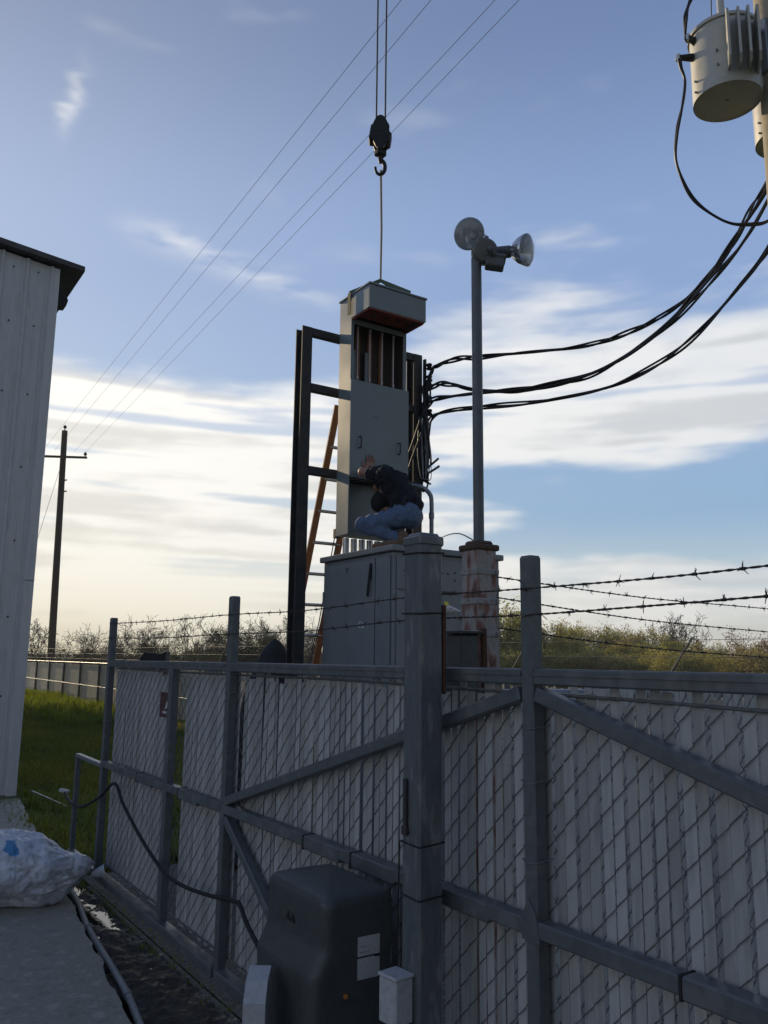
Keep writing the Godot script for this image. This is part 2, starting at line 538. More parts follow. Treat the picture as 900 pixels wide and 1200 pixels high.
func ground() -> void:
	var g := Geo.new()
	g.quad(Vector3(-700, -.09, -700), Vector3(700, -.09, -700), Vector3(700, -.09, 700), Vector3(-700, -.09, 700), Vector3.UP)
	setting("ground", g, M.field)
	# concrete apron with a broken edge
	var nz := FastNoiseLite.new()
	nz.seed = 5
	nz.frequency = 2.2
	nz.fractal_octaves = 4
	var poly := PackedVector2Array()
	poly.append(Vector2(-12, 11.02))
	poly.append(Vector2(-12, -9))
	var z := 9.0
	while z > -11.02:
		poly.append(Vector2(slab_edge(z) + .028 * nz.get_noise_1d(z) + .012 * nz.get_noise_1d(z * 4.0 + 50.0), -z))
		z -= .06
	poly.append(Vector2(slab_edge(-11.02), 11.02))
	g = Geo.new()
	g.prism(poly, Transform3D(Basis(Vector3.RIGHT, Vector3(0, 0, -1), Vector3.UP), Vector3(0, -.16, 0)), .16)
	setting("concrete_apron", g, M.concrete)
	# muddy strip between apron and gate
	var nm := FastNoiseLite.new()
	nm.seed = 17
	nm.frequency = 1.3
	nm.fractal_octaves = 5
	g = Geo.new()
	var mud_h := func(u: float, v: float) -> Vector3:
		var zz := lerpf(-8.6, 1.6, v)
		var x0 := slab_edge(zz) - .12
		var xx := lerpf(x0, 1.86, u)
		var y := -.062 + .026 * nm.get_noise_2d(xx * 2.0, zz) + .016 * nm.get_noise_2d(xx * 7.0, zz * 6.0 + 40.0) + .006 * nm.get_noise_2d(xx * 30.0, zz * 25.0)
		var wet := exp(-pow((zz + 6.35) / .75, 2))
		y -= .016 * wet
		y -= .035 * exp(-pow((xx - slab_edge(zz) - .03) / .05, 2)) * .6
		y -= .05 * smoothstep(-7.8, -8.6, zz)
		return Vector3(xx, y, zz)
	g.grid(60, 620, mud_h)
	setting("mud_strip", g, M.mud)
	g = Geo.new()
	g.quad(Vector3(.8, -.078, -8.3), Vector3(1.84, -.078, -8.3), Vector3(1.84, -.078, .5), Vector3(.8, -.078, .5), Vector3.UP)
	setting("puddle_water", g, M.water)
	# kerb under the gate and the yard behind it
	g = Geo.new()
	g.cube(Vector3(1.845, -.2, -6.9), Vector3(1.875, -.052, 3.0), .008)
	setting("kerb", g, M.kerb)
	g = Geo.new()
	g.quad(Vector3(1.875, -.05, -7.2), Vector3(8.0, -.05, -7.2), Vector3(8.0, -.05, 3.0), Vector3(1.875, -.05, 3.0), Vector3.UP)
	g.quad(Vector3(1.875, -.05, -7.2), Vector3(8.0, -.05, -7.2), Vector3(8.0, -.2, -7.2), Vector3(1.875, -.2, -7.2), Vector3(0, 0, -1))
	setting("gravel_yard", g, M.yard)

func grass() -> void:
	var g := Geo.new()
	var r := RandomNumberGenerator.new()
	r.seed = 3
	for b in 7:
		var a := r.randf() * TAU
		var at := Vector3(r.randf_range(-.07, .07), 0, r.randf_range(-.07, .07))
		var h := r.randf_range(.05, .12)
		var lean := Vector3(cos(a), 0, sin(a)) * h * r.randf_range(.2, .7)
		var side := Vector3(-sin(a), 0, cos(a)) * .006
		g.col = Color(.10, .18, .03).lerp(Color(.20, .26, .06), r.randf())     # one colour for the whole blade
		g.quad(at - side, at + side, at + lean * .4 + Vector3.UP * h * .6 + side * .7, at + lean * .4 + Vector3.UP * h * .6 - side * .7, Vector3(cos(a), .3, sin(a)))
		g.tri(at + lean * .4 + Vector3.UP * h * .6 - side * .7, at + lean * .4 + Vector3.UP * h * .6 + side * .7, at + lean + Vector3.UP * h, Vector3(cos(a), .3, sin(a)))
	var nn := FastNoiseLite.new()
	nn.seed = 8
	nn.frequency = .5
	var tr: Array[Transform3D] = []
	var cs := PackedColorArray()
	while tr.size() < 52000:
		var z := -7.4 - 37.0 * pow(r.randf(), 1.25)
		var x := r.randf_range(1.75 if z < -8.7 else 2.0, 11.0 if z < -20.0 else 8.0)
		if z > -20.4 and z < -11.0 and x < 2.25:
			continue
		if z < -20.4 and x < 3.75:
			continue
		if x > 7.9 and x < 8.1:
			continue
		var q := nn.get_noise_2d(x * 2.0, z)
		if q + r.randf_range(-.5, .5) < -.38:
			continue
		var s := r.randf_range(.6, 1.25) * (1.0 + .5 * q) * (1.35 if z < -24.0 else 1.0)
		tr.append(Transform3D(Basis(Vector3.UP, r.randf() * TAU).scaled(Vector3(s * 1.3, s, s * 1.3)), Vector3(x, -.092, z)))
		var t := r.randf()
		var dry := clampf(.5 + 1.6 * nn.get_noise_2d(x * .8 + 30.0, z * .5), 0, 1)
		cs.append(Color(.85, .85, 1.0).lerp(Color(1.75, 1.12, 1.1), clampf(t * .5 + dry * .6, 0, 1)))
	for k in 7400:
		var far := k < 6500
		var z := r.randf_range(-44.0, -22.0) if far else r.randf_range(-7.4, .5)
		var x := 7.75 - 2.6 * pow(r.randf(), 1.6) if far else 1.87 + r.randfn(0, .03)
		if far and (x < 5.2 or nn.get_noise_2d(x * 3.0, z * 1.5) < -.25):
			continue
		var s := r.randf_range(1.4, 3.0) * (1.0 + nn.get_noise_2d(x * 1.5, z)) if far else r.randf_range(.25, .7)
		tr.append(Transform3D(Basis(Vector3.UP, r.randf() * TAU).scaled(Vector3(s * 1.1, s, s * 1.1)), Vector3(x, -.092, z)))
		cs.append(Color(1.15, 1.0, 1.0).lerp(Color(1.7, 1.25, 1.1), r.randf() * .7))
	var mm := MultiMesh.new()
	mm.transform_format = MultiMesh.TRANSFORM_3D
	mm.use_colors = true
	mm.mesh = g.mesh(true)
	mm.instance_count = tr.size()
	for i in tr.size():
		mm.set_instance_transform(i, tr[i])
		mm.set_instance_color(i, cs[i])
	var mi := MultiMeshInstance3D.new()
	mi.name = "grass"
	mi.multimesh = mm
	mi.material_override = M.grass
	add_child(mi)
	tag(mi, "short green grass growing between the metal building and the far fence", "grass")
	mi.set_meta("kind", "stuff")

# ------------------------------------------------------------------ metal building
func siding_panel(x0: float, w: float, bottom: float, ya: float, yb: float) -> Geo:
	# a ribbed sheet in local axes: x from x0 to x0 + w, face towards +z; its top runs from ya to yb
	var g := Geo.new()
	var prof := []
	var pitch := w / 3.0
	for k in 3:
		var o := x0 + k * pitch
		prof += [[o, 0.0], [o + .30 * pitch, 0.0], [o + .32 * pitch, .006], [o + .36 * pitch, .006], [o + .38 * pitch, 0.0], [o + .58 * pitch, 0.0], [o + .60 * pitch, .006], [o + .64 * pitch, .006], [o + .66 * pitch, 0.0], [o + .80 * pitch, 0.0], [o + .87 * pitch, .034], [o + .95 * pitch, .034]]
	prof.append([x0 + w, 0.0])
	for i in prof.size() - 1:
		var a: Array = prof[i]
		var b: Array = prof[i + 1]
		var ta := lerpf(ya, yb, (a[0] - x0) / w)
		var tb := lerpf(ya, yb, (b[0] - x0) / w)
		g.quad(Vector3(a[0], bottom, a[1]), Vector3(b[0], bottom, b[1]), Vector3(b[0], tb, b[1]), Vector3(a[0], ta, a[1]), Vector3(0, 0, 1))
		g.quad(Vector3(a[0], bottom, -.02), Vector3(b[0], bottom, -.02), Vector3(b[0], tb, -.02), Vector3(a[0], ta, -.02), Vector3(0, 0, -1))
		g.quad(Vector3(a[0], bottom, a[1]), Vector3(b[0], bottom, b[1]), Vector3(b[0], bottom, -.02), Vector3(a[0], bottom, -.02), Vector3.DOWN)
	return g

func building() -> void:
	var b := thing("metal_building", "tall grey ribbed metal building with dark roof edge at left", "building", Vector3(2.05, 0, -11.1))
	var ridge := -5.0
	var eave := 6.84
	var slope := .1
	var ytop := func(x: float) -> float: return eave + slope * (2.05 - x) if x > ridge else eave + slope * (2.05 - ridge) - slope * (ridge - x)
	var w := .914
	var x := 2.0
	for k in 15:
		var xa := x - w
		var o := part("siding_panel", siding_panel(xa, w, .03, ytop.call(xa) - .03, ytop.call(x) - .03), M.siding, b)
		o.position = Vector3(0, 0, -11.14) - b.position
		x = xa
	# side wall towards the yard
	var side := siding_panel(0, w, .03, eave - .02, eave - .02).mesh()
	for k in 29:
		var o := MeshInstance3D.new()
		o.name = "siding_panel"
		o.mesh = side
		o.material_override = M.siding
		b.add_child(o, true)
		o.rotation.y = PI / 2
		o.position = Vector3(2.02, 0, -11.2 - w * k) - b.position
	var g := Geo.new()
	# corner trim of folded sheet, lapped at two heights
	for seg in [[.02, 2.62], [2.60, 6.8]]:
		g.cube(Vector3(1.955, seg[0], -11.12), Vector3(2.062, seg[1], -11.096), .004)
		g.cube(Vector3(2.05, seg[0], -11.22), Vector3(2.066, seg[1], -11.1), .004)
	part("corner_trim", g, M.siding, b)
	g = Geo.new()
	g.cube(Vector3(-11.72, .0, -37.6), Vector3(-11.66, 6.8, -11.2))
	g.cube(Vector3(-11.7, .0, -37.66), Vector3(2.02, 6.8, -37.6))
	part("rear_wall", g, M.siding, b)
	g = Geo.new()
	var th := .07
	for s in [[2.36, ridge], [-12.1, ridge]]:
		var xa: float = s[0]
		var xb: float = s[1]
		var ya: float = ytop.call(xa)
		var yb: float = ytop.call(xb)
		g.prism(PackedVector2Array([Vector2(xa, ya), Vector2(xb, yb), Vector2(xb, yb + th), Vector2(xa, ya + th)]), Transform3D(Basis.IDENTITY, Vector3(0, 0, -37.9)), 26.9)
	part("roof", g, M.roof, b)
	g = Geo.new()
	var sp := []
	for yy in [.25, 1.2, 2.15, 3.1, 4.05, 5.0, 5.95, 6.68]:
		for kk in 14:
			sp.append([1.80 - .3047 * kk, yy + .012 * sin(kk * 7.0 + yy * 3.0)])
	for p in sp:
		g.lathe(Transform3D(Basis(Vector3.RIGHT, PI / 2), Vector3(p[0], p[1], -11.135)), PackedVector2Array([Vector2(.013, 0), Vector2(.012, .010), Vector2(0, .012)]), 6)
	var sc := part("screw_heads", g, M.screw, b)
	sc.set_meta("kind", "stuff")
	# wall pack lamp under the eave
	var l := thing("wall_lamp", "small dark wall lamp tucked under the roof overhang of the metal building", "lamp", Vector3(2.09, 6.5, -11.42))
	g = Geo.new()
	g.cube(Vector3(2.062, 6.36, -11.52), Vector3(2.10, 6.66, -11.32), .01)
	part("back_plate", g, M.lamp_bronze, l)
	g = Geo.new()
	g.prism(PackedVector2Array([Vector2(2.10, 6.64), Vector2(2.17, 6.63), Vector2(2.24, 6.48), Vector2(2.22, 6.40), Vector2(2.10, 6.38)]), Transform3D(Basis.IDENTITY, Vector3(0, 0, -11.52)), .2)
	part("hood", g, M.hoist, l)

# ------------------------------------------------------------------ chain link, slats, barbed wire
func chain_link(g: Geo, at: Vector3, along: Vector3, front: Vector3, count: int, y0: float, y1: float, pitch: float, r: float, lean := 1.0, full := true) -> void:
	# pickets bent into a flat helix: rising strokes pass in front of the slats, falling strokes behind them
	var rows := int((y1 - y0) / pitch)
	for k in count:
		for j in rows:
			var rising := (k + j) % 2 == 0
			var a := at + along * (k * pitch) + Vector3.UP * (y0 + j * pitch)
			var b := a + along * pitch
			if rising == (lean > 0):
				b.y += pitch
			else:
				a.y += pitch
			var side := front * (.0065 if rising else -.0065)
			if full and rising:
				var up2 := Vector3(0, (b.y - a.y) * .035, 0)
				g.tube(PackedVector3Array([a, a.lerp(b, .10) + side + up2, a.lerp(b, .90) + side - up2, b]), r, r, 4, false)
			else:
				g.tube(PackedVector3Array([a + side, b + side]), r, r, 3, false)

func barbed(g: Geo, pts: PackedVector3Array, r := .0016, step := .125, sd := 1, barb := .016) -> void:
	var rr := RandomNumberGenerator.new()
	rr.seed = sd
	# resample
	var cv := Curve3D.new()
	for p in pts:
		cv.add_point(p)
	var L := cv.get_baked_length()
	var n := int(L / .02)
	for s in 2:
		var line := PackedVector3Array()
		for i in n + 1:
			var d := L * i / n
			var p := cv.sample_baked(d)
			var ph := d / .035 * PI + s * PI
			var t := (cv.sample_baked(minf(d + .01, L)) - cv.sample_baked(maxf(d - .01, 0))).normalized()
			var u := t.cross(Vector3.UP).normalized()
			line.append(p + (u * cos(ph) + u.cross(t) * sin(ph)) * r * 1.05)
		g.tube(line, r, r, 4, true)
	var d := step * rr.randf()
	while d < L:
		var p := cv.sample_baked(d)
		var t := (cv.sample_baked(minf(d + .02, L)) - cv.sample_baked(maxf(d - .02, 0))).normalized()
		var u := t.cross(Vector3.UP).normalized()
		for k in 4:
			var a := rr.randf() * TAU
			var q := (u * cos(a) + u.cross(t) * sin(a)) * barb * rr.randf_range(.8, 1.2) + t * rr.randf_range(-.6, .6) * barb
			g.tube(PackedVector3Array([p - q * .25, p + q]), r * .95, r * .45, 4, true)
		g.tube(PackedVector3Array([p - t * .007, p + t * .007]), r * 2.3, r * 2.3, 6, true)
		d += step * rr.randf_range(.9, 1.1)

func catenary(a: Vector3, b: Vector3, sag: float, n := 12) -> PackedVector3Array:
	var out := PackedVector3Array()
	for i in n + 1:
		var t := float(i) / n
		out.append(a.lerp(b, t) + Vector3.DOWN * sag * 4.0 * t * (1.0 - t))
	return out

func spline(p: Array, per := 6) -> PackedVector3Array:
	var out := PackedVector3Array()
	for i in p.size() - 1:
		var a: Vector3 = p[maxi(i - 1, 0)]
		var b: Vector3 = p[i]
		var c: Vector3 = p[i + 1]
		var d: Vector3 = p[mini(i + 2, p.size() - 1)]
		for k in per:
			out.append(b.cubic_interpolate(c, a, d, float(k) / per))
	out.append(p[p.size() - 1])
	return out

func v3(a: Array) -> Array:
	var out := []
	for q in a:
		out.append(Vector3(q[0], q[1], q[2]))
	return out

# ------------------------------------------------------------------ the sliding gate
const GX := 1.85

func gate() -> void:
	var t := thing("sliding_gate", "long grey steel sliding gate with white privacy slats and diagonal braces", "gate", Vector3(GX, 0, -3.0))
	var g: Geo
	var x0 := GX - .025
	var x1 := GX + .025
	var zr := .6        # the near end, outside the picture
	for p in [[-6.65, 1.985], [-4.3, 2.025], [-1.95, 2.025], [.4, 2.025]]:
		g = Geo.new()
		g.cube(Vector3(x0, .07, p[0] - .026), Vector3(x1, p[1], p[0] + .026), .005)
		g.cube(Vector3(x0 + .004, p[1] - .001, p[0] - .022), Vector3(x1 - .004, p[1] + .003, p[0] + .022), .0015)
		part("post", g, M.gate_paint, t)
	g = Geo.new()
	g.cube(Vector3(x0 - .002, .12, -5.235), Vector3(x1, 1.645, -5.175), .005)
	part("post", g, M.gate_paint, t)
	# rails run between the posts
	var stops := [-6.65, -4.3, -1.95, .4]
	for i in 3:
		var za: float = stops[i] + .026
		var zb: float = stops[i + 1] - .026
		g = Geo.new()
		var ya := [1.635, 1.643, 1.647][i] as float
		var yb := [1.643, 1.647, 1.652][i] as float
		g.bar(Vector3(GX, ya, za), Vector3(GX, yb, zb), .046, .05, Vector3.UP, .005)
		# the two welded ridges seen along the rail
		g.bar(Vector3(x0 + .001, ya + .008, za), Vector3(x0 + .001, yb + .008, zb), .008, .008)
		part("top_rail", g, M.gate_paint, t)
		g = Geo.new()
		g.bar(Vector3(GX - .004, [.885, .905, .915][i], za), Vector3(GX - .004, [.905, .915, .925][i], zb), .05, .048, Vector3.UP, .005)
		part("middle_rail", g, M.gate_paint, t)
		g = Geo.new()
		g.bar(Vector3(GX - .004, .095, za), Vector3(GX - .004, .095, zb), .07, .055, Vector3.UP, .006)
		part("bottom_rail", g, M.gate_paint, t)
	# sleeves that join the rail lengths
	for z in [-5.75, -4.95, -3.37, -2.97, -2.44, -1.42, -.9]:
		g = Geo.new()
		var y := lerpf(.885, .925, (z + 6.65) / 6.9)
		g.cube(Vector3(GX - .034, y - .029, z), Vector3(GX + .026, y + .029, z + .30), .006)
		part("rail_sleeve", g, M.gate_paint, t)
		g = Geo.new()
		g.cube(Vector3(GX - .036, y - .031, z - .006), Vector3(GX + .026, y + .031, z + .004), .002)
		part("joint_band", g, M.black_rubber, t)
	# diagonal braces
	for p in [[Vector3(GX - .006, .945, -4.27), Vector3(GX - .006, 1.595, -1.985)], [Vector3(GX - .006, 1.595, -1.915), Vector3(GX - .006, .945, .37)], [Vector3(GX - .006, .86, -4.26), Vector3(GX - .006, .15, -3.1)], [Vector3(GX - .006, .15, -1.0), Vector3(GX - .006, .86, .36)]]:
		g = Geo.new()
		g.bar(p[0], p[1], .046, .046, Vector3.UP, .005)
		part("brace", g, M.gate_paint, t)
	# gusset on the middle post
	g = Geo.new()
	g.prism(PackedVector2Array([Vector2(-1.985, .94), Vector2(-1.955, 1.0), Vector2(-1.925, .96), Vector2(-1.91, .88), Vector2(-1.985, .88)]), Transform3D(Basis(Vector3(0, 0, 1), Vector3.UP, Vector3(1, 0, 0)), Vector3(x0 - .006, 0, 0)), .005)
	part("gusset", g, M.gate_paint, t)
	# counterbalance tail
	g = Geo.new()
	g.bar(Vector3(GX, .865, -6.677), Vector3(GX, .865, -7.46), .045, .03, Vector3.UP, .004)
	part("tail_rail", g, M.galvanised, t)
	g = Geo.new()
	g.cube(Vector3(GX - .02, .06, -7.46), Vector3(GX + .02, .85, -7.42), .004)
	part("tail_post", g, M.gate_paint, t)
	g = Geo.new()
	g.bar(Vector3(GX - .004, .095, -6.677), Vector3(GX - .004, .095, -7.46), .06, .05, Vector3.UP, .005)
	part("bottom_rail", g, M.gate_paint, t)
	# chain link fabric, its tension wires, and one slat in each picket
	var fx := GX + .042
	var pitch := .046
	var zs := -6.60
	var cnt := 152
	g = Geo.new()
	chain_link(g, Vector3(fx, 0, zs), Vector3(0, 0, 1), Vector3(-1, 0, 0), cnt, .15, 1.60, pitch, .0017)
	part("chain_link", g, M.wire, t).set_meta("kind", "stuff")
	g = Geo.new()
	g.tube(spline(v3([[fx - .01, 1.600, -6.6], [fx - .01, 1.597, -5.2], [fx - .01, 1.60, -4.3], [fx - .01, 1.604, -3.2], [fx - .01, 1.597, -2.4], [fx - .012, 1.592, -1.6], [fx - .012, 1.583, -1.0], [fx - .012, 1.58, .38]]), 8), .006, .006, 6)
	part("tension_wire", g, M.wire, t)
	g = Geo.new()
	g.tube(PackedVector3Array([Vector3(fx - .01, .165, -6.6), Vector3(fx - .01, .165, -2), Vector3(fx - .01, .165, .38)]), .005, .005, 6)
	part("tension_wire", g, M.wire, t)
	var sm: Array[ArrayMesh] = []
	var r := RandomNumberGenerator.new()
	r.seed = 41
	for k in 6:
		var q := Geo.new()
		var len := [1.45, 1.475, 1.435, 1.485, 1.46, 1.425][k] as float
		var bow := r.randf_range(-.004, .004)
		var wid := [.0385, .0365, .0395, .037, .035, .0385][k] as float
		for i in 6:      # a gently bowed, slightly folded strip with thickness
			var ya := len * i / 6.0
			var yb := len * (i + 1) / 6.0
			var xa := bow * sin(PI * i / 6.0)
			var xb := bow * sin(PI * (i + 1) / 6.0)
			for s in [-1.0, 1.0]:
				q.quad(Vector3(xa + s * .0012, ya, -wid * .5), Vector3(xa + s * .0012, ya, wid * .5), Vector3(xb + s * .0012, yb, wid * .5), Vector3(xb + s * .0012, yb, -wid * .5), Vector3(s, 0, 0))
				q.quad(Vector3(xa - .0012, ya, s * wid * .5), Vector3(xa + .0012, ya, s * wid * .5), Vector3(xb + .0012, yb, s * wid * .5), Vector3(xb - .0012, yb, s * wid * .5), Vector3(0, 0, s))
		q.quad(Vector3(-.0012, len, -wid * .5), Vector3(.0012, len, -wid * .5), Vector3(.0012, len, wid * .5), Vector3(-.0012, len, wid * .5), Vector3.UP)
		sm.append(q.mesh())
	for k in cnt:
		var z := zs + (k + .5) * pitch
		if absf(z + 5.205) < .03 or (z > -4.24 and z < -4.19) or (z > -5.16 and z < -5.08):
			continue
		var o := MeshInstance3D.new()
		o.name = "slat" if k == 0 else "slat_%03d" % k
		o.mesh = sm[r.randi() % 6]
		o.material_override = M[["slat_a", "slat_a", "slat_b", "slat_c"][r.randi() % 4]]
		t.add_child(o, true)
		var tilt := r.randfn(0, .0022)
		if k == 57 or k == 58:
			tilt = .035
		if k == 60:
			tilt = -.02
		o.position = Vector3(fx, .15 + r.randf_range(-.012, .018), z + (0.0 if z < -3.3 else .0034 if k % 2 == 0 else -.0034) * r.randf_range(.6, 1.2) + r.randf_range(-.001, .001) - tilt * .7) - t.position
		o.rotation = Vector3(tilt, r.randfn(0, .05), 0)
		o.scale = Vector3(1, 1, 1.13 if z < -3.3 else .93)
	# wire ties that hold the fabric to the posts
	for p in [[-1.95, 1.49], [-1.95, 1.33], [-1.95, 1.10], [-4.3, 1.5], [-4.3, 1.2], [-6.65, 1.45], [-6.65, 1.2]]:
		g = Geo.new()
		var y: float = p[1]
		var z: float = p[0]
		g.tube(PackedVector3Array([Vector3(fx, y + .008, z - .032), Vector3(x0 - .003, y + .004, z - .029), Vector3(x0 - .0035, y - .002, z), Vector3(x0 - .003, y + .002, z + .03), Vector3(fx, y + .01, z + .034)]), .0018, .0018, 5)
		part("wire_tie", g, M.galvanised, t)
	# two strands of barbed wire
	for s in 2:
		g = Geo.new()
		var pts: Array = [[[GX - .03, 1.942, -6.66], [GX - .03, 1.925, -5.4], [GX - .03, 1.925, -4.29], [GX - .03, 1.912, -3.4], [GX - .03, 1.928, -2.6], [GX - .03, 1.921, -1.95], [GX - .03, 1.918, -1.4], [GX - .03, 1.926, -.9], [GX - .03, 1.93, .4]], [[GX - .03, 1.83, -6.66], [GX - .03, 1.815, -5.4], [GX - .03, 1.82, -4.29], [GX - .03, 1.818, -3.4], [GX - .03, 1.842, -2.6], [GX - .03, 1.838, -1.95], [GX - .03, 1.846, -1.4], [GX - .03, 1.855, -.9], [GX - .03, 1.86, .4]]][s]
		barbed(g, spline(v3(pts), 5), .0019, .125, 5 + s, .017)
		part("barbed_wire", g, M.dark_wire, t)
	# little keeper wires on the tops of the posts
	for z in [-6.65, -4.3, -1.95]:
		g = Geo.new()
		g.tube(PackedVector3Array([Vector3(GX - .03, 1.84, z - .03), Vector3(GX - .032, 1.835, z), Vector3(GX - .03, 1.845, z + .03), Vector3(GX - .01, 1.87, z + .035)]), .0016, .0016, 5)
		part("wire_tie", g, M.galvanised, t)
	# power cable looped along the gate
	var c := thing("power_cable", "black cable hanging in loops across the lower left of the slatted gate", "cable", Vector3(1.79, .5, -5))
	g = Geo.new()
	g.tube(spline(v3([[1.87, .50, -7.9], [1.83, .475, -7.5], [1.79, .52, -7.0], [1.785, .66, -6.5], [1.785, .805, -6.13], [1.785, .70, -5.9], [1.785, .545, -5.45], [1.785, .45, -5.05], [1.785, .435, -4.75], [1.785, .47, -4.35], [1.785, .52, -4.0], [1.785, .515, -3.93], [1.775, .46, -3.82], [1.765, .38, -3.6], [1.75, .33, -3.3]]), 8), .011, .011, 8)
	part("cable", g, M.black_rubber, c)
	g = Geo.new()
	g.box(Transform3D(Basis(Vector3.UP, .3), Vector3(1.88, .505, -7.97)), Vector3(.035, .03, .14), .008)
	part("connector", g, M.white_box, c)
	# sign wired to the slats beside the intermediate post
	var s := thing("warning_sign", "faded red sign with white marks wired to gate slats beside second upright", "sign", Vector3(1.868, 1.38, -5.42))
	g = Geo.new()
	g.cube(Vector3(1.8868, 1.30, -5.56), Vector3(1.8888, 1.46, -5.26), .001)
	part("plate", g, M.sign_red, s)
	g = Geo.new()
	g.prism(PackedVector2Array([Vector2(-5.46, 1.35), Vector2(-5.40, 1.37), Vector2(-5.37, 1.42), Vector2(-5.43, 1.40)]), Transform3D(Basis(Vector3(0, 0, 1), Vector3.UP, Vector3(1, 0, 0)), Vector3(1.886, 0, 0)), .0008)
	g.cube(Vector3(1.886, 1.325, -5.50), Vector3(1.8868, 1.34, -5.38))
	part("marking", g, M.white_ink, s)

# ------------------------------------------------------------------ roller post, gate operator, little boxes
func gate_gear() -> void:
	var p := thing("guide_post", "thick grey square steel post with rust stripe in front of the gate", "post", Vector3(1.725, -.05, -2.36))
	var g := Geo.new()
	var at := Vector3(1.725, 0, -2.36)
	g.cube(at + Vector3(-.05, -.1, -.05), at + Vector3(.05, 2.105, .05), .008)
	part("shaft", g, M.post_paint, p)
	g = Geo.new()
	g.cube(at + Vector3(-.054, 2.09, -.054), at + Vector3(.054, 2.125, .054), .006)
	g.cube(at + Vector3(-.043, 2.12, -.043), at + Vector3(.043, 2.136, .043), .010)
	part("cap", g, M.post_paint, p)
	for y in [2.065, 1.855, 1.095, .93]:
		g = Geo.new()
		var e := .0525
		g.tube(PackedVector3Array([at + Vector3(-e, y, -e), at + Vector3(-e, y - .002, 0), at + Vector3(-e, y - .004, e), at + Vector3(0, y - .001, e), at + Vector3(e, y + .002, e), at + Vector3(e, y + .003, -e), at + Vector3(-e, y, -e)]), .003, .003, 5)
		part("tie_wire", g, M.black_rubber, p)
	g = Geo.new()
	g.cube(at + Vector3(.0505, 1.58, .0), at + Vector3(.064, 1.885, .052), .003)
	part("rusty_strip", g, M.rust, p)
	g = Geo.new()
	g.cube(at + Vector3(-.062, 1.14, -.03), at + Vector3(-.052, 1.30, -.012), .002)
	g.cube(at + Vector3(-.066, 1.12, -.034), at + Vector3(-.05, 1.15, -.006), .003)
	part("latch", g, M.steel, p)
	# gate operator cover: stepped and rounded
	var o := thing("gate_operator", "black rounded plastic gate motor cover with white sticker in front of gate", "gate motor", Vector3(1.60, 0, -2.83))
	g = Geo.new()
	var body := func(u: float, v: float) -> Vector3:
		var a := u * TAU
		var ca := cos(a)
		var sa := sin(a)
		var e := .21
		var qx := signf(ca) * pow(absf(ca), e)
		var qz := signf(sa) * pow(absf(sa), e)
		var y: float
		var hx := .148
		var hz := .234
		var sx := 0.0
		if v < .55:
			y = lerpf(.0, .64, v / .55)
			hx = .165
			sx = -.03
		elif v < .68:
			var k := (v - .55) / .13
			y = lerpf(.64, .72, k)
			hx = lerpf(.165, .148, k)
			sx = lerpf(-.03, -.006, k)
			hz = .234
		elif v < .82:
			y = lerpf(.72, .85, (v - .68) / .14)
			sx = -.006
		else:
			var k := (v - .82) / .18
			var cap := sin(k * PI / 2)
			y = .85 + .045 * cap + .02 * smoothstep(.5, 1.0, k)
			var sh := cos(k * PI / 2)
			hx = .148 - .04 * (1 - sh)
			sx = -.006
			hz = .234 - .04 * (1 - sh)
			if k > .6:
				var m := minf((k - .6) / .4, 1.0) * .92
				hx *= 1.0 - m
				hz *= 1.0 - m
		return Vector3(1.645 + sx + qx * hx, y, -2.83 - qz * hz)
	g.grid(72, 60, body, true)
	g.cube(Vector3(1.629, .905, -2.847), Vector3(1.649, .9152, -2.813))
	part("cover", g, M.operator_plastic, o)
	g = Geo.new()
	g.cube(Vector3(1.622, .615, -2.5945), Vector3(1.712, .752, -2.593))
	part("sticker", g, M.sticker, o)
	g = Geo.new()
	g.cube(Vector3(1.620, .684, -2.5927), Vector3(1.712, .689, -2.5922))
	g.cube(Vector3(1.69, .68, -2.5927), Vector3(1.712, .685, -2.5922))
	for k in 9:
		g.cube(Vector3(1.63 + .008 * (k % 5), .70 + .018 * (k / 5), -2.5927), Vector3(1.633 + .008 * (k % 5), .7035 + .018 * (k / 5), -2.5923))
	part("print", g, M.ink, o)
	g = Geo.new()
	for k in 2:
		g.prism(PackedVector2Array([Vector2(0, 0), Vector2(.035, .0), Vector2(.0175, .03)]), Transform3D(Basis(Vector3(0, 0, 1), Vector3.UP, Vector3(-1, 0, 0)), Vector3(1.490, .765 - .002 * k, -2.88 + .038 * k)), .002)
	part("emblem", g, M.ink, o)
	g = Geo.new()
	g.lathe(Transform3D(Basis(Vector3.RIGHT, PI / 2), Vector3(1.575, .575, -2.592)), PackedVector2Array([Vector2(.009, 0), Vector2(.008, .005), Vector2(0, .007)]), 12)
	part("lamp_lens", g, M.amber, o)
	g = Geo.new()
	g.cube(Vector3(1.42, -.12, -3.14), Vector3(1.80, .02, -2.52), .015)
	part("concrete_pad", g, M.concrete, o)
	# junction box strapped to the foot of the post
	var j := thing("junction_box", "small white junction box fixed to the lower front of the grey guide post", "box", Vector3(1.63, .6, -2.38))
	g = Geo.new()
	g.box(Transform3D(Basis(Vector3.UP, .12), Vector3(1.632, .625, -2.375)), Vector3(.075, .135, .085), .005)
	part("case", g, M.white_box, j)
	g = Geo.new()
	g.box(Transform3D(Basis(Vector3.UP, .12), Vector3(1.632, .698, -2.375)), Vector3(.082, .012, .092), .004)
	part("lid", g, M.white_box, j)
	g = Geo.new()
	g.cube(Vector3(1.655, .55, -2.39), Vector3(1.675, .68, -2.34))
	part("bracket", g, M.steel, j)
	g = Geo.new()
	g.tube(PackedVector3Array([Vector3(1.672, .69, -2.425), Vector3(1.676, .9, -2.43), Vector3(1.68, 1.09, -2.43)]), .003, .003, 5)
	part("lead", g, M.cable, j)
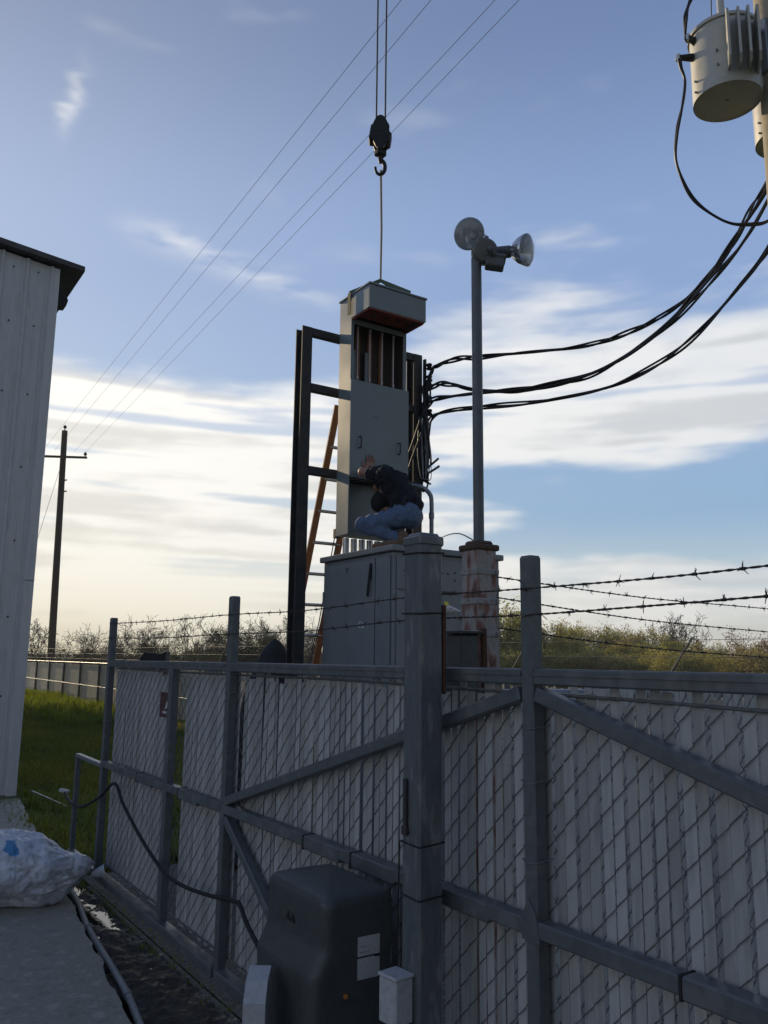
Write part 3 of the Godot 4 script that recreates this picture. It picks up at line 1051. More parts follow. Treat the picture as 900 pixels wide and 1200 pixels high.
	# white bollard box left of the operator
	var b := thing("post_box", "white upright plastic box standing left of the black gate motor cover", "box", Vector3(1.36, 0, -2.86))
	g = Geo.new()
	g.prism(PackedVector2Array([Vector2(-.075, 0), Vector2(.075, 0), Vector2(.075, .60), Vector2(.03, .655), Vector2(-.06, .675), Vector2(-.075, .66)]), Transform3D(Basis(Vector3(-.55, 0, .84), Vector3.UP, Vector3(-.84, 0, -.55)), Vector3(1.39, -.05, -2.80)), .075)
	part("case", g, M.white_box, b)
	g = Geo.new()
	g.lathe(Transform3D(Basis(Vector3(0, 0, 1), Vector3(-.84, 0, -.55), Vector3.UP.cross(Vector3(-.84, 0, -.55))), Vector3(1.327, .55, -2.842)), PackedVector2Array([Vector2(.006, 0), Vector2(.006, .003), Vector2(0, .004)]), 10)
	part("screw", g, M.screw, b)

# ------------------------------------------------------------------ other fences
func fences() -> void:
	# fence running off to the right from the floodlight post
	var t := thing("slat_fence", "white slatted fence with three barbed strands running right from the rusty post", "fence", Vector3(2.3, 0, -2.62))
	var z := -2.62
	var g: Geo
	for x in [4.9, 7.6]:
		g = Geo.new()
		g.tube(PackedVector3Array([Vector3(x, -.1, z), Vector3(x, 1.0, z), Vector3(x, 1.72, z)]), .03, .03, 10)
		part("post", g, M.galvanised, t)
	g = Geo.new()
	g.tube(PackedVector3Array([Vector3(2.27, 1.56, z), Vector3(5, 1.53, z), Vector3(7.9, 1.5, z)]), .021, .021, 8)
	part("top_rail", g, M.galvanised, t)
	var q := Geo.new()
	q.cube(Vector3(-.0205, 0, -.0013), Vector3(.0205, 1.46, .0013))
	var sm := q.mesh()
	var r := RandomNumberGenerator.new()
	r.seed = 77
	for k in 122:
		var o := MeshInstance3D.new()
		o.name = "slat" if k == 0 else "slat_%03d" % k
		o.mesh = sm
		o.material_override = M[["slat_a", "slat_b", "slat_c", "slat_c"][r.randi() % 4]]
		t.add_child(o, true)
		var x := 2.32 + .046 * k
		o.position = Vector3(x, .12 + r.randf_range(-.02, .015) - .012 * (x - 2.3), z + .035) - t.position
		o.rotation = Vector3(0, r.randfn(0, .06), r.randfn(0, .003))
	g = Geo.new()
	chain_link(g, Vector3(2.30, 0, z + .035), Vector3(1, 0, 0), Vector3(0, 0, 1), 122, .12, 1.55, .046, .0022)
	part("chain_link", g, M.wire, t).set_meta("kind", "stuff")
	for s in 3:
		g = Geo.new()
		var y0 := [2.04, 1.955, 1.83][s] as float
		var y1 := [1.985, 1.86, 1.725][s] as float
		var e := [1.90, 1.79, 1.69][s] as float
		barbed(g, spline(v3([[2.26, y0, z], [3.2, lerpf(y0, y1, .5) - .015, z], [4.25, y1, z], [4.9, lerpf(y1, e, .3), z], [7.6, e, z]]), 8), .0019, .12, 20 + s, .016)
		part("barbed_wire", g, M.dark_wire, t)
	g = Geo.new()
	g.tube(PackedVector3Array([Vector3(2.42, 2.03, z), Vector3(2.47, 1.98, z + .01), Vector3(2.53, 1.93, z + .02)]), .002, .002, 5)
	g.tube(PackedVector3Array([Vector3(2.44, 1.95, z), Vector3(2.50, 1.915, z + .01), Vector3(2.56, 1.87, z + .02)]), .002, .002, 5)
	part("loose_wire", g, M.galvanised, t)
	# perimeter fence behind the yard and the grass
	t = thing("perimeter_fence", "long pale slatted chain link fence with barbed wire arms beyond the grass", "fence", Vector3(8.0, 0, -20))
	var za := -44.0
	var zb := -1.0
	var i := 0
	var zz := zb
	while zz > za - .1:
		g = Geo.new()
		g.tube(PackedVector3Array([Vector3(8.0, -.1, zz), Vector3(8.0, .7, zz), Vector3(8.0, 1.42, zz)]), .045, .045, 8)
		part("post", g, M.gate_paint, t)
		g = Geo.new()
		g.bar(Vector3(8.0, 1.42, zz), Vector3(8.10, 1.96, zz + .35), .02, .02, Vector3(0, 0, 1), .003)
		part("barb_arm", g, M.gate_paint, t)
		zz -= 2.65
		i += 1
	g = Geo.new()
	g.tube(PackedVector3Array([Vector3(8, 1.40, zb), Vector3(8, 1.41, -20), Vector3(8, 1.40, za)]), .022, .022, 8)
	part("top_rail", g, M.galvanised, t)
	for s in 3:
		g = Geo.new()
		var y := 1.56 + .19 * s
		g.tube(PackedVector3Array([Vector3(8.03 + .04 * s, y, zb), Vector3(8.03 + .04 * s, y - .01, -20), Vector3(8.03 + .04 * s, y, za)]), .0032, .0032, 4)
		part("barbed_wire", g, M.wire, t)
	g = Geo.new()
	g.tube(PackedVector3Array([Vector3(7.93, .62, zb), Vector3(7.93, .6, -20), Vector3(7.93, .62, za)]), .008, .008, 4)
	part("middle_wire", g, M.galvanised, t)
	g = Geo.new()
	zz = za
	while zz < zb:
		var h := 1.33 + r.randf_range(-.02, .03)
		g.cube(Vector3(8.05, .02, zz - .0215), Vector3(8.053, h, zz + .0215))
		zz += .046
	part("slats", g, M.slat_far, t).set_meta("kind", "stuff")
	g = Geo.new()
	chain_link(g, Vector3(8.05, 0, za), Vector3(0, 0, 1), Vector3(-1, 0, 0), int(43.0 / .046), .02, 1.40, .046, .0014, 1.0, false)
	part("chain_link", g, M.wire, t).set_meta("kind", "stuff")

# ------------------------------------------------------------------ switchgear
func cabinet() -> void:
	var t := thing("electrical_cabinet", "big grey steel electrical cabinet that the crouching man stands on", "cabinet", Vector3(4.0, -.03, -5.7))
	var lo := Vector3(3.5, .1, -6.24)
	var hi := Vector3(4.56, 2.50, -5.175)
	var g := Geo.new()
	g.cube(lo, hi, .006)
	part("body", g, M.cabinet, t)
	g = Geo.new()
	g.cube(Vector3(3.47, 2.503, -6.27), Vector3(4.59, 2.55, -5.145), .006)
	part("top_cover", g, M.cabinet, t)
	# doors on the gate side
	g = Geo.new()
	g.cube(Vector3(3.484, .16, -6.20), Vector3(3.498, 2.47, -5.41), .004)
	var d := part("door", g, M.cabinet, t)
	g = Geo.new()
	g.cube(Vector3(3.468, 2.30, -5.462), Vector3(3.484, 2.43, -5.444), .003)
	g.bar(Vector3(3.472, 2.40, -5.452), Vector3(3.462, 2.17, -5.476), .02, .014, Vector3(1, 0, 0), .003)
	part("handle", g, M.hoist, d)
	g = Geo.new()
	for k in [[0.0, 0.0], [.035, .004], [.016, -.022]]:
		g.prism(PackedVector2Array([Vector2(0, 0), Vector2(.022, .0), Vector2(.011, -.02)]), Transform3D(Basis(Vector3(0, 0, 1), Vector3.UP, Vector3(-1, 0, 0)), Vector3(3.4835, 2.42 + k[1], -5.85 + k[0])), .0015)
	part("emblem", g, M.ink, d)
	var tm := TextMesh.new()
	tm.text = "Cu"
	tm.font_size = 64
	tm.pixel_size = .0012
	tm.depth = .002
	var f := SystemFont.new()
	f.font_names = PackedStringArray(["Droid Sans"])
	f.font_weight = 700
	tm.font = f
	var o := MeshInstance3D.new()
	o.name = "lettering"
	o.mesh = tm
	o.material_override = M.white_ink
	d.add_child(o)
	o.position = Vector3(3.4825, 1.955, -5.59)
	o.rotation.y = -PI / 2
	g = Geo.new()
	g.cube(Vector3(3.484, .16, -5.395), Vector3(3.498, 2.47, -5.20), .004)
	part("door", g, M.cabinet, t)
	# gear end towards the rusty post
	g = Geo.new()
	g.cube(Vector3(3.53, .16, -5.173), Vector3(4.53, 2.20, -5.162), .004)
	d = part("end_panel", g, M.cabinet, t)
	g = Geo.new()
	g.cube(Vector3(3.53, 2.215, -5.173), Vector3(4.53, 2.47, -5.164), .004)
	part("end_panel", g, M.cabinet, t)
	g = Geo.new()
	g.cube(Vector3(3.94, 2.197, -5.164), Vector3(4.11, 2.21, -5.155), .003)
	part("slot", g, M.black_inside, t)
	g = Geo.new()
	for p in [[3.955, 2.36], [4.015, 2.358], [4.085, 2.37], [4.085, 2.31], [3.6, 2.36], [4.5, 2.36]]:
		g.lathe(Transform3D(Basis(Vector3.RIGHT, PI / 2), Vector3(p[0], p[1], -5.165)), PackedVector2Array([Vector2(.008, 0), Vector2(.008, .004), Vector2(0, .005)]), 8)
	part("bolt", g, M.screw, t)
	g = Geo.new()
	for y in [.25, .6, .95, 1.3, 1.65, 2.0, 2.35]:
		for z in [-6.175, -5.435, -5.375, -5.22]:
			g.lathe(Transform3D(Basis(Vector3(0, 0, 1), PI / 2), Vector3(3.4845, y, z)), PackedVector2Array([Vector2(.007, 0), Vector2(.006, .004), Vector2(0, .005)]), 8)
	part("door_screws", g, M.galvanised, t).set_meta("kind", "stuff")
	for y in [.45, 1.3, 2.2]:
		g = Geo.new()
		g.cube(Vector3(3.476, y - .05, -6.215), Vector3(3.492, y + .05, -6.196), .003)
		part("hinge", g, M.cabinet, t)
	g = Geo.new()
	g.cube(Vector3(3.3, -.05, -6.45), Vector3(4.8, .1, -4.95), .015)
	part("concrete_plinth", g, M.concrete, t)
	# notices clipped to the cabinet end
	var n := thing("paper_notice", "curled white paper with yellow corner stuck on grey cabinet end", "paper", Vector3(4.0, 2.09, -5.15))
	g = Geo.new()
	var sheet := func(u: float, v: float) -> Vector3: return Vector3(3.945 + .165 * u, 2.052 + .075 * v * (1.0 - .75 * u), -5.15 + .06 * v * (1 - v) + .03 * v)
	g.grid(8, 6, sheet)
	part("sheet", g, M.paper, n)
	g = Geo.new()
	g.box(Transform3D(Basis(Vector3.RIGHT, -.2), Vector3(3.965, 2.122, -5.118)), Vector3(.04, .03, .002))
	part("yellow_corner", g, M.paper_yellow, n)
	g = Geo.new()
	g.bar(Vector3(4.0, 2.082, -5.118), Vector3(4.03, 2.092, -5.116), .002, .004)
	part("print", g, M.ink, n)
	n = thing("red_pennant", "small red pointed tag between the guide post and the dark meter box", "tag", Vector3(2.8, 1.80, -3.6))
	g = Geo.new()
	g.prism(PackedVector2Array([Vector2(-.075, -.017), Vector2(.06, -.017), Vector2(.06, .024)]), Transform3D(Basis(Vector3(.83, 0, .55), Vector3.UP, Vector3(-.55, 0, .83)), Vector3(2.82, 1.805, -3.6)), .003)
	part("flag", g, M.sign_red, n)
	g = Geo.new()
	g.tube(PackedVector3Array([Vector3(2.868, -.03, -3.57), Vector3(2.868, .9, -3.57), Vector3(2.868, 1.84, -3.57)]), .006, .006, 6)
	part("stake", g, M.steel, n)
	n = thing("conduit_riser", "curved grey conduit rising from the cabinet top behind the crouching man", "conduit", Vector3(4.13, 2.55, -5.5))
	g = Geo.new()
	g.tube(spline(v3([[4.12, 2.55, -5.52], [4.12, 2.8, -5.52], [4.12, 3.0, -5.52], [4.11, 3.07, -5.53], [4.07, 3.125, -5.57], [4.0, 3.15, -5.63], [3.94, 3.155, -5.69]]), 6), .019, .019, 10)
	part("pipe", g, M.galvanised, n)
	g = Geo.new()
	g.tube(PackedVector3Array([Vector3(4.12, 2.86, -5.52), Vector3(4.12, 2.91, -5.52)]), .024, .024, 10)
	part("coupling", g, M.galvanised, n)

func hoisted_panel() -> void:
	var t := thing("switchboard_panel", "tall grey switchboard section hanging from the crane with open bus compartment", "switchboard", Vector3(3.87, 2.73, -6.05))
	var xa := 3.56
	var xb := 4.155
	var zf := -5.955
	var zb := -6.16
	var g := Geo.new()
	g.cube(Vector3(xa, 2.73, zb), Vector3(xa + .012, 4.88, zf), .003)
	part("side_panel", g, M.panel_paint, t)
	g = Geo.new()
	g.cube(Vector3(xb - .012, 2.73, zb), Vector3(xb, 4.88, zf), .003)
	part("side_panel", g, M.panel_paint, t)
	g = Geo.new()
	g.cube(Vector3(xa + .013, 2.73, zb), Vector3(xb - .013, 4.88, zb + .012), .003)
	part("back_panel", g, M.panel_paint, t)
	g = Geo.new()
	g.cube(Vector3(xa + .013, 2.73, zb + .013), Vector3(xb - .013, 2.745, zf - .002))
	part("floor_plate", g, M.panel_paint, t)
	# doors
	g = Geo.new()
	g.cube(Vector3(xa - .004, 3.222, zf + .001), Vector3(xb + .018, 4.10, zf + .018), .004)
	var d := part("door", g, M.panel_paint, t)
	for x in [3.65, 4.06]:
		g = Geo.new()
		g.tube(spline(v3([[x, 3.59, zf + .018], [x, 3.588, zf + .045], [x, 3.57, zf + .05], [x, 3.51, zf + .05], [x, 3.492, zf + .045], [x, 3.49, zf + .018]]), 4), .006, .006, 6)
		part("handle", g, M.hoist, d)
	g = Geo.new()
	g.cube(Vector3(3.79, 3.795, zf + .018), Vector3(3.84, 3.798, zf + .0195))
	part("scratch_mark", g, M.ink, d)
	g = Geo.new()
	g.cube(Vector3(xa + .013, 2.746, zb + .06), Vector3(xb - .013, 3.205, zb + .07), .003)
	part("recessed_cover", g, M.panel_paint, t)
	g = Geo.new()
	g.cube(Vector3(xa + .002, 3.206, zf - .006), Vector3(xb - .002, 3.221, zf + .004))
	part("door_gap", g, M.black_inside, t)
	# the open compartment
	g = Geo.new()
	g.cube(Vector3(xa + .013, 4.08, zf - .01), Vector3(xb - .013, 4.105, zf), .002)
	g.cube(Vector3(xa + .013, 4.62, zf - .012), Vector3(xb - .013, 4.665, zf), .002)
	g.cube(Vector3(xa + .013, 4.105, zf - .012), Vector3(xa + .03, 4.62, zf), .002)
	g.cube(Vector3(xb - .035, 4.105, zf - .012), Vector3(xb - .013, 4.62, zf), .002)
	part("opening_frame", g, M.panel_paint, t)
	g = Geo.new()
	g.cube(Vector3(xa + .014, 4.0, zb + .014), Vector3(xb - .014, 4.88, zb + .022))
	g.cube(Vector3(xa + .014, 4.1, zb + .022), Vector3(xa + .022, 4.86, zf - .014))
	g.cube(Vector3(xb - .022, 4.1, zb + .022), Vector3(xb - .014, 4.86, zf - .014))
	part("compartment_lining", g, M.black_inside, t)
	for x in [3.70, 3.83, 3.955]:
		g = Geo.new()
		g.cube(Vector3(x, 4.09, zb + .03), Vector3(x + .05, 4.64, zb + .05), .003)
		part("barrier", g, M.phenolic, t)
	for x in [3.66, 3.79]:
		g = Geo.new()
		g.cube(Vector3(x, 4.09, zb + .06), Vector3(x + .055, 4.44, zb + .07), .003)
		part("insulator_block", g, M.panel_paint, t)
	for x in [3.645, 3.775, 3.905, 4.03]:
		g = Geo.new()
		g.cube(Vector3(x, 4.115, zf - .055), Vector3(x + .016, 4.63, zf - .045), .002)
		var b := part("bus_bar", g, M.copper, t)
		g = Geo.new()
		g.tube(PackedVector3Array([Vector3(x + .008, 4.12, zf - .04), Vector3(x + .008, 4.36, zf - .04), Vector3(x + .008, 4.61, zf - .04)]), .005, .005, 6)
		for y in [4.135, 4.60]:
			g.lathe(Transform3D(Basis.IDENTITY, Vector3(x + .008, y, zf - .04)), PackedVector2Array([Vector2(0, 0), Vector2(.012, .0), Vector2(.012, .016), Vector2(0, .016)]), 6)
		part("bolt_rod", g, M.aluminium, b)
	# hood
	var zh := -5.668
	g = Geo.new()
	g.cube(Vector3(xa - .003, 4.665, zh), Vector3(xb + .003, 4.875, zh + .012), .003)
	g.cube(Vector3(xa - .003, 4.665, zf), Vector3(xa + .009, 4.875, zh), .003)
	g.cube(Vector3(xb - .009, 4.665, zf), Vector3(xb + .003, 4.875, zh), .003)
	part("hood", g, M.panel_paint, t)
	g = Geo.new()
	g.cube(Vector3(xa - .012, 4.877, zb - .01), Vector3(xb + .014, 4.895, zh + .022), .004)
	part("top_plate", g, M.panel_paint, t)
	g = Geo.new()
	g.cube(Vector3(xa + .01, 4.652, zh - .02), Vector3(xb - .01, 4.672, zh + .006), .002)
	g.cube(Vector3(xa + .002, 4.652, zf), Vector3(xa + .03, 4.672, zh - .02), .002)
	g.cube(Vector3(xb - .03, 4.652, zf), Vector3(xb - .002, 4.672, zh - .02), .002)
	g.cube(Vector3(xa + .03, 4.69, zf), Vector3(xb - .03, 4.70, zh - .02), .002)
	part("red_lip", g, M.red_insulation, t)
	g = Geo.new()
	for x in [3.7, 3.83, 3.96, 4.06]:
		g.cube(Vector3(x, 4.684, -5.86), Vector3(x + .03, 4.69, -5.80))
	part("slot_holes", g, M.black_inside, t)
	# stub conduits under it
	var k := 0
	for x in [3.595, 3.675, 3.755, 3.835, 3.915, 3.995]:
		var c := thing("conduit_stub", "shiny short conduit stub between hanging switchboard and cabinet top, %s from left" % ["first", "second", "third", "fourth", "fifth", "sixth"][k], "conduit", Vector3(x, 2.55, -6.04), "conduit stubs under the switchboard")
		g = Geo.new()
		g.lathe(Transform3D(Basis.IDENTITY, Vector3(x, 2.55, -6.04)), PackedVector2Array([Vector2(.029, 0), Vector2(.029, .15), Vector2(.026, .155), Vector2(.022, .155), Vector2(.022, .02)]), 16)
		part("pipe", g, M.zinc_pipe, c)
		g = Geo.new()
		g.lathe(Transform3D(Basis.IDENTITY, Vector3(x, 2.551, -6.04)), PackedVector2Array([Vector2(.036, 0), Vector2(.036, .02), Vector2(.0295, .022)]), 16)
		part("locknut", g, M.zinc_pipe, c)
		k += 1
	# sling round the top
	var s := thing("lifting_sling", "tan and green lifting sling wrapped over the hanging switchboard top", "sling", Vector3(3.85, 4.9, -5.95))
	var apex := Vector3(3.858, 5.10, -5.95)
	g = Geo.new()
	g.tube(PackedVector3Array([apex + Vector3(-.012, 1.10, 0), apex + Vector3(-.009, 1.0, 0), apex + Vector3(.002, .5, .002), apex + Vector3(0, 0, 0)]), .011, .009, 8)
	part("leg", g, M.sling, s)
	g = Geo.new()
	g.bar(apex, Vector3(xa - .016, 4.902, -5.97), .035, .008, Vector3(0, 0, 1), .002)
	part("strap", g, M.sling_green, s)
	g = Geo.new()
	g.bar(apex, Vector3(xb + .01, 4.90, -5.80), .035, .008, Vector3(0, 0, 1), .002)
	g.bar(apex, Vector3(3.98, 4.90, zh + .02), .03, .008, Vector3(1, 0, 0), .002)
	part("strap", g, M.sling_green, s)
	g = Geo.new()
	g.cube(Vector3(xa - .022, 4.70, -5.995), Vector3(xa - .014, 4.905, -5.945), .002)
	part("strap_end", g, M.sling, s)
	# hook block
	var h := thing("crane_hook_block", "black crane hook block hanging in the sky above the switchboard", "hook", Vector3(3.84, 6.1, -5.95))
	var c0 := Vector3(3.838, 6.56, -5.95)
	var ex := Basis(Vector3.UP, deg_to_rad(-125.0))
	g = Geo.new()
	for sd in [-1.0, 1.0]:
		var prof := PackedVector2Array()
		for i in 20:
			var a := TAU * i / 20.0
			prof.append(Vector2(.078 * cos(a), .17 * sin(a) * (1.0 if sin(a) > 0 else 1.05)))
		g.prism(prof, Transform3D(ex * Basis(Vector3.UP, PI / 2), c0 + ex * Vector3(sd * .055 - .0125, .0, 0)), .025)
	part("cheek_plates", g, M.hoist, h)
	g = Geo.new()
	g.lathe(Transform3D(ex * Basis(Vector3(0, 0, 1), PI / 2), c0 + ex * Vector3(.035, .06, 0)), PackedVector2Array([Vector2(0, 0), Vector2(.085, 0), Vector2(.07, .02), Vector2(.07, .045), Vector2(.085, .07), Vector2(0, .07)]), 24)
	part("sheave", g, M.hoist, h)
	g = Geo.new()
	g.box(Transform3D(ex * Basis(Vector3.RIGHT, -.15), c0 + ex * Vector3(.0, .0, .075)), Vector3(.13, .15, .05), .008)
	g.box(Transform3D(ex * Basis(Vector3.RIGHT, -.15), c0 + ex * Vector3(.0, -.055, -.075)), Vector3(.13, .13, .05), .02)
	part("cheek_weights", g, M.hoist, h)
	g = Geo.new()
	g.cube(c0 + Vector3(-.05, -.22, -.04), c0 + Vector3(.05, -.16, .04), .012)
	g.tube(PackedVector3Array([c0 + Vector3(0, -.2, 0), c0 + Vector3(.005, -.25, 0), c0 + Vector3(.012, -.28, 0)]), .028, .024, 10)
	part("swivel", g, M.hoist, h)
	g = Geo.new()
	var hk := []
	for i in 15:
		var a := deg_to_rad(100.0 - 285.0 * i / 14.0)
		hk.append(c0 + ex * Vector3(0, -.335 + .07 * sin(a), -.045 * cos(a)))
	g.tube(spline(hk, 3), .023, .012, 10)
	part("hook", g, M.hoist, h)
	g = Geo.new()
	for x in [-.042, .042]:
		var bt := c0 + ex * Vector3(0, .14, x)
		g.tube(PackedVector3Array([bt, bt + Vector3(0, 6, 0), bt + Vector3(0, 14, 0)]), .008, .008, 6)
	part("wire_rope", g, M.rope, h)

func steel_frame() -> void:
	var t := thing("steel_frame", "dark steel I-beam rack with cross beams behind the hanging switchboard", "steel rack", Vector3(3.85, 0, -6.28))
	var g: Geo
	for x in [3.255, 4.465]:
		g = Geo.new()
		var zf := -6.20
		var zb := -6.33
		g.cube(Vector3(x - .05, -.03, zf - .014), Vector3(x + .05, 4.60, zf), .002)
		g.cube(Vector3(x - .05, -.03, zb), Vector3(x + .05, 4.60, zb + .014), .002)
		g.cube(Vector3(x - .006, -.03, zb + .014), Vector3(x + .006, 4.598, zf - .014))
		part("column", g, M.steel, t)
	for y in [4.565, 4.05, 3.30]:
		g = Geo.new()
		g.cube(Vector3(3.306, y - .036, -6.265), Vector3(4.414, y + .036, -6.205), .004)
		part("cross_beam", g, M.steel, t)
	# ladder leaning on the back of the rack
	var l := thing("extension_ladder", "orange fibreglass ladder leaning behind the hanging switchboard and cabinet", "ladder", Vector3(3.9, 0, -7.3))
	var up := Vector3(0, 4.05, 1.45)
	var foot := Vector3(3.695, -.05, -7.85)
	var un := up.normalized()
	for x in [0.0, .30]:
		g = Geo.new()
		var a := foot + Vector3(x, 0, 0)
		var b := a + up
		g.bar(a, b, .024, .066, Vector3(1, 0, 0), .004)
		part("rail", g, M.fibreglass, l)
	for i in 13:
		g = Geo.new()
		var a := foot + un * (.25 + .305 * i)
		g.tube(PackedVector3Array([a + Vector3(.0, 0, 0), a + Vector3(.15, 0, 0), a + Vector3(.30, 0, 0)]), .016, .016, 8)
		part("rung", g, M.aluminium, l)
		g = Geo.new()
		for x in [-.017, .317]:
			g.lathe(Transform3D(Basis(Vector3(0, 0, 1), PI / 2 * signf(.15 - x)), a + Vector3(x, 0, 0)), PackedVector2Array([Vector2(.014, 0), Vector2(.012, .006), Vector2(0, .008)]), 8)
		part("rung_rivet", g, M.aluminium, l)
	g = Geo.new()
	g.tube(PackedVector3Array([foot + un * 3.1 + Vector3(.22, 0, .03), foot + un * 2.2 + Vector3(.22, 0, .05), foot + un * 1.5 + Vector3(.17, 0, .05)]), .006, .006, 6)
	g.tube(PackedVector3Array([foot + un * 3.1 + Vector3(.25, 0, .03), foot + un * 2.2 + Vector3(.24, 0, .05), foot + un * 1.6 + Vector3(.2, 0, .05)]), .006, .006, 6)
	part("rope", g, M.rope, l)
	g = Geo.new()
	g.cube(foot + un * 3.1 + Vector3(.21, -.05, .0), foot + un * 3.1 + Vector3(.26, .04, .05), .005)
	part("pulley", g, M.hoist, l)

# ------------------------------------------------------------------ cables on the rack
func bundle(parent: Node3D, ctrl: Array, count: int, r: float, spread: float, turns: float, ph: float) -> void:
	var line := spline(ctrl, 10)
	for k in count:
		var g := Geo.new()
		var p := PackedVector3Array()
		for i in line.size():
			var t := float(i) / (line.size() - 1)
			var a := ph + TAU * (k / float(count) + turns * t)
			var tg := (line[mini(i + 1, line.size() - 1)] - line[maxi(i - 1, 0)]).normalized()
			var u := tg.cross(Vector3.UP).normalized()
			var w := spread * (.55 + .45 * sin(t * 23.0 + ph + k))
			p.append(line[i] + (u * cos(a) + u.cross(tg) * sin(a)) * w)
		g.tube(p, r, r, 6)
		part("conductor", g, M.cable, parent)

func cables() -> void:
	var paths := [
		[[4.53, 4.10, -6.12], [4.53, 4.32, -6.12], [4.55, 4.43, -6.09], [4.58, 4.47, -6.05], [4.71, 4.52, -5.91], [4.91, 4.53, -5.72], [5.26, 4.55, -5.39], [5.59, 4.58, -5.06], [5.83, 4.67, -4.81], [6.06, 4.82, -4.55], [6.25, 5.06, -4.31], [6.39, 5.38, -4.08], [6.49, 5.7, -3.91], [6.56, 5.95, -3.78], [6.66, 6.4, -3.6]],
		[[4.50, 3.80, -6.13], [4.50, 4.12, -6.14], [4.53, 4.23, -6.13], [4.6, 4.29, -6.07], [4.7, 4.28, -5.97], [4.88, 4.22, -5.81], [5.11, 4.19, -5.58], [5.33, 4.22, -5.35], [5.59, 4.29, -5.07], [5.83, 4.48, -4.77], [6.06, 4.77, -4.46], [6.22, 5.09, -4.2], [6.35, 5.44, -3.97], [6.48, 5.81, -3.74], [6.6, 6.3, -3.55]],
		[[4.50, 3.60, -6.13], [4.52, 3.95, -6.16], [4.55, 4.10, -6.15], [4.61, 4.15, -6.09], [4.76, 4.17, -5.92], [4.98, 4.18, -5.68], [5.25, 4.2, -5.39], [5.5, 4.26, -5.09], [5.76, 4.42, -4.76], [5.98, 4.68, -4.45], [6.16, 4.99, -4.16], [6.31, 5.32, -3.9], [6.4, 5.65, -3.7], [6.55, 6.2, -3.5]],
		[[4.52, 3.35, -6.15], [4.55, 3.65, -6.18], [4.57, 3.89, -6.17], [4.61, 3.99, -6.12], [4.69, 4.02, -6.02], [4.93, 4.04, -5.74], [5.24, 4.05, -5.38], [5.53, 4.1, -5.02], [5.76, 4.2, -4.72], [5.97, 4.39, -4.41], [6.14, 4.66, -4.13], [6.26, 4.94, -3.9], [6.36, 5.2, -3.7], [6.5, 5.7, -3.45]]]
	var where := ["highest of the four, sweeping to the transformer", "second from top, sweeping to the transformer", "third from top, sweeping to the transformer", "lowest of the four, sweeping up to the transformer"]
	for i in 4:
		var t := thing("service_cable", "black service cable bundle leaving the rack, %s" % where[i], "cable", Vector3(4.6, 4.4 - .15 * i, -6.1), "service cables to the transformer pole")
		bundle(t, v3(paths[i]), 3, .0105, .023, 5.0 - .7 * i, 1.3 * i)
	# rack of insulators and hanging tails on the right column
	var k := thing("insulator_rack", "rack of dark insulators and cable tails on the right steel column", "insulators", Vector3(4.53, 4.2, -6.17))
	var g := Geo.new()
	g.cube(Vector3(4.523, 3.95, -6.205), Vector3(4.545, 4.56, -6.17), .003)
	part("backing_bar", g, M.steel, k)
	for y in [4.48, 4.36, 4.28, 4.15, 4.02]:
		g = Geo.new()
		g.lathe(Transform3D(Basis(Vector3(0, 0, 1), .1), Vector3(4.565, y - .03, -6.15)), PackedVector2Array([Vector2(0, 0), Vector2(.026, 0), Vector2(.032, .015), Vector2(.02, .03), Vector2(.032, .045), Vector2(.026, .06), Vector2(0, .06)]), 12)
		part("insulator", g, M.hoist, k)
	var r := RandomNumberGenerator.new()
	r.seed = 12
	for i in 11:
		g = Geo.new()
		var x := 4.44 + .10 * r.randf()
		var y0 := r.randf_range(3.85, 4.35)
		var y1 := r.randf_range(3.30, 3.75)
		g.tube(spline(v3([[4.54, y0 + .1, -6.15], [4.52 + r.randf_range(-.04, .02), y0, -6.15], [x, (y0 + y1) * .5, -6.15 + r.randf() * .05], [x + r.randf_range(-.05, .05), y1, -6.17 + r.randf() * .05], [x + r.randf_range(-.04, .06), y1 - .06, -6.15]]), 6), .009, .009, 6)
		part("cable_tail", g, M.cable, k)
	for p in [[[4.47, 3.42, -6.14], [4.58, 3.53, -6.08], [4.61, 3.56, -6.07]], [[4.48, 3.38, -6.14], [4.60, 3.47, -6.08], [4.62, 3.49, -6.07]]]:
		g = Geo.new()
		g.tube(spline(v3(p), 5), .011, .011, 7)
		part("cable_tail", g, M.cable, k)
	for p in [[[4.50, 4.05, -6.13], [4.43, 3.9, -6.12], [4.34, 3.66, -6.12], [4.26, 3.45, -6.14]], [[4.50, 3.95, -6.13], [4.42, 3.75, -6.10], [4.33, 3.5, -6.12], [4.24, 3.2, -6.14]]]:
		g = Geo.new()
		g.tube(spline(v3(p), 6), .011, .011, 7)
		part("cable_tail", g, M.cable, k)
	g = Geo.new()
	for i in 4:
		var x := 4.43 + .03 * i
		g.tube(spline(v3([[x, 3.95, -6.13], [x - .04 + .02 * i, 3.6, -6.10], [x - .01, 3.36, -6.09], [x + .03, 3.4, -6.10], [x + .02, 3.75, -6.12]]), 6), .004, .004, 5)
	part("bare_wire", g, M.galvanised, k)
	# thin stay wire drooping to the floodlight post
	var w := thing("stay_wire", "thin wire drooping from the cabinet to the rusty post cap", "wire", Vector3(3.2, 2.4, -4))
	g = Geo.new()
	g.tube(spline(v3([[4.06, 2.62, -5.55], [3.6, 2.56, -4.7], [3.0, 2.42, -3.75], [2.26, 2.165, -2.66]]), 8), .0035, .0035, 5)
	part("strand", g, M.dark_wire, w)

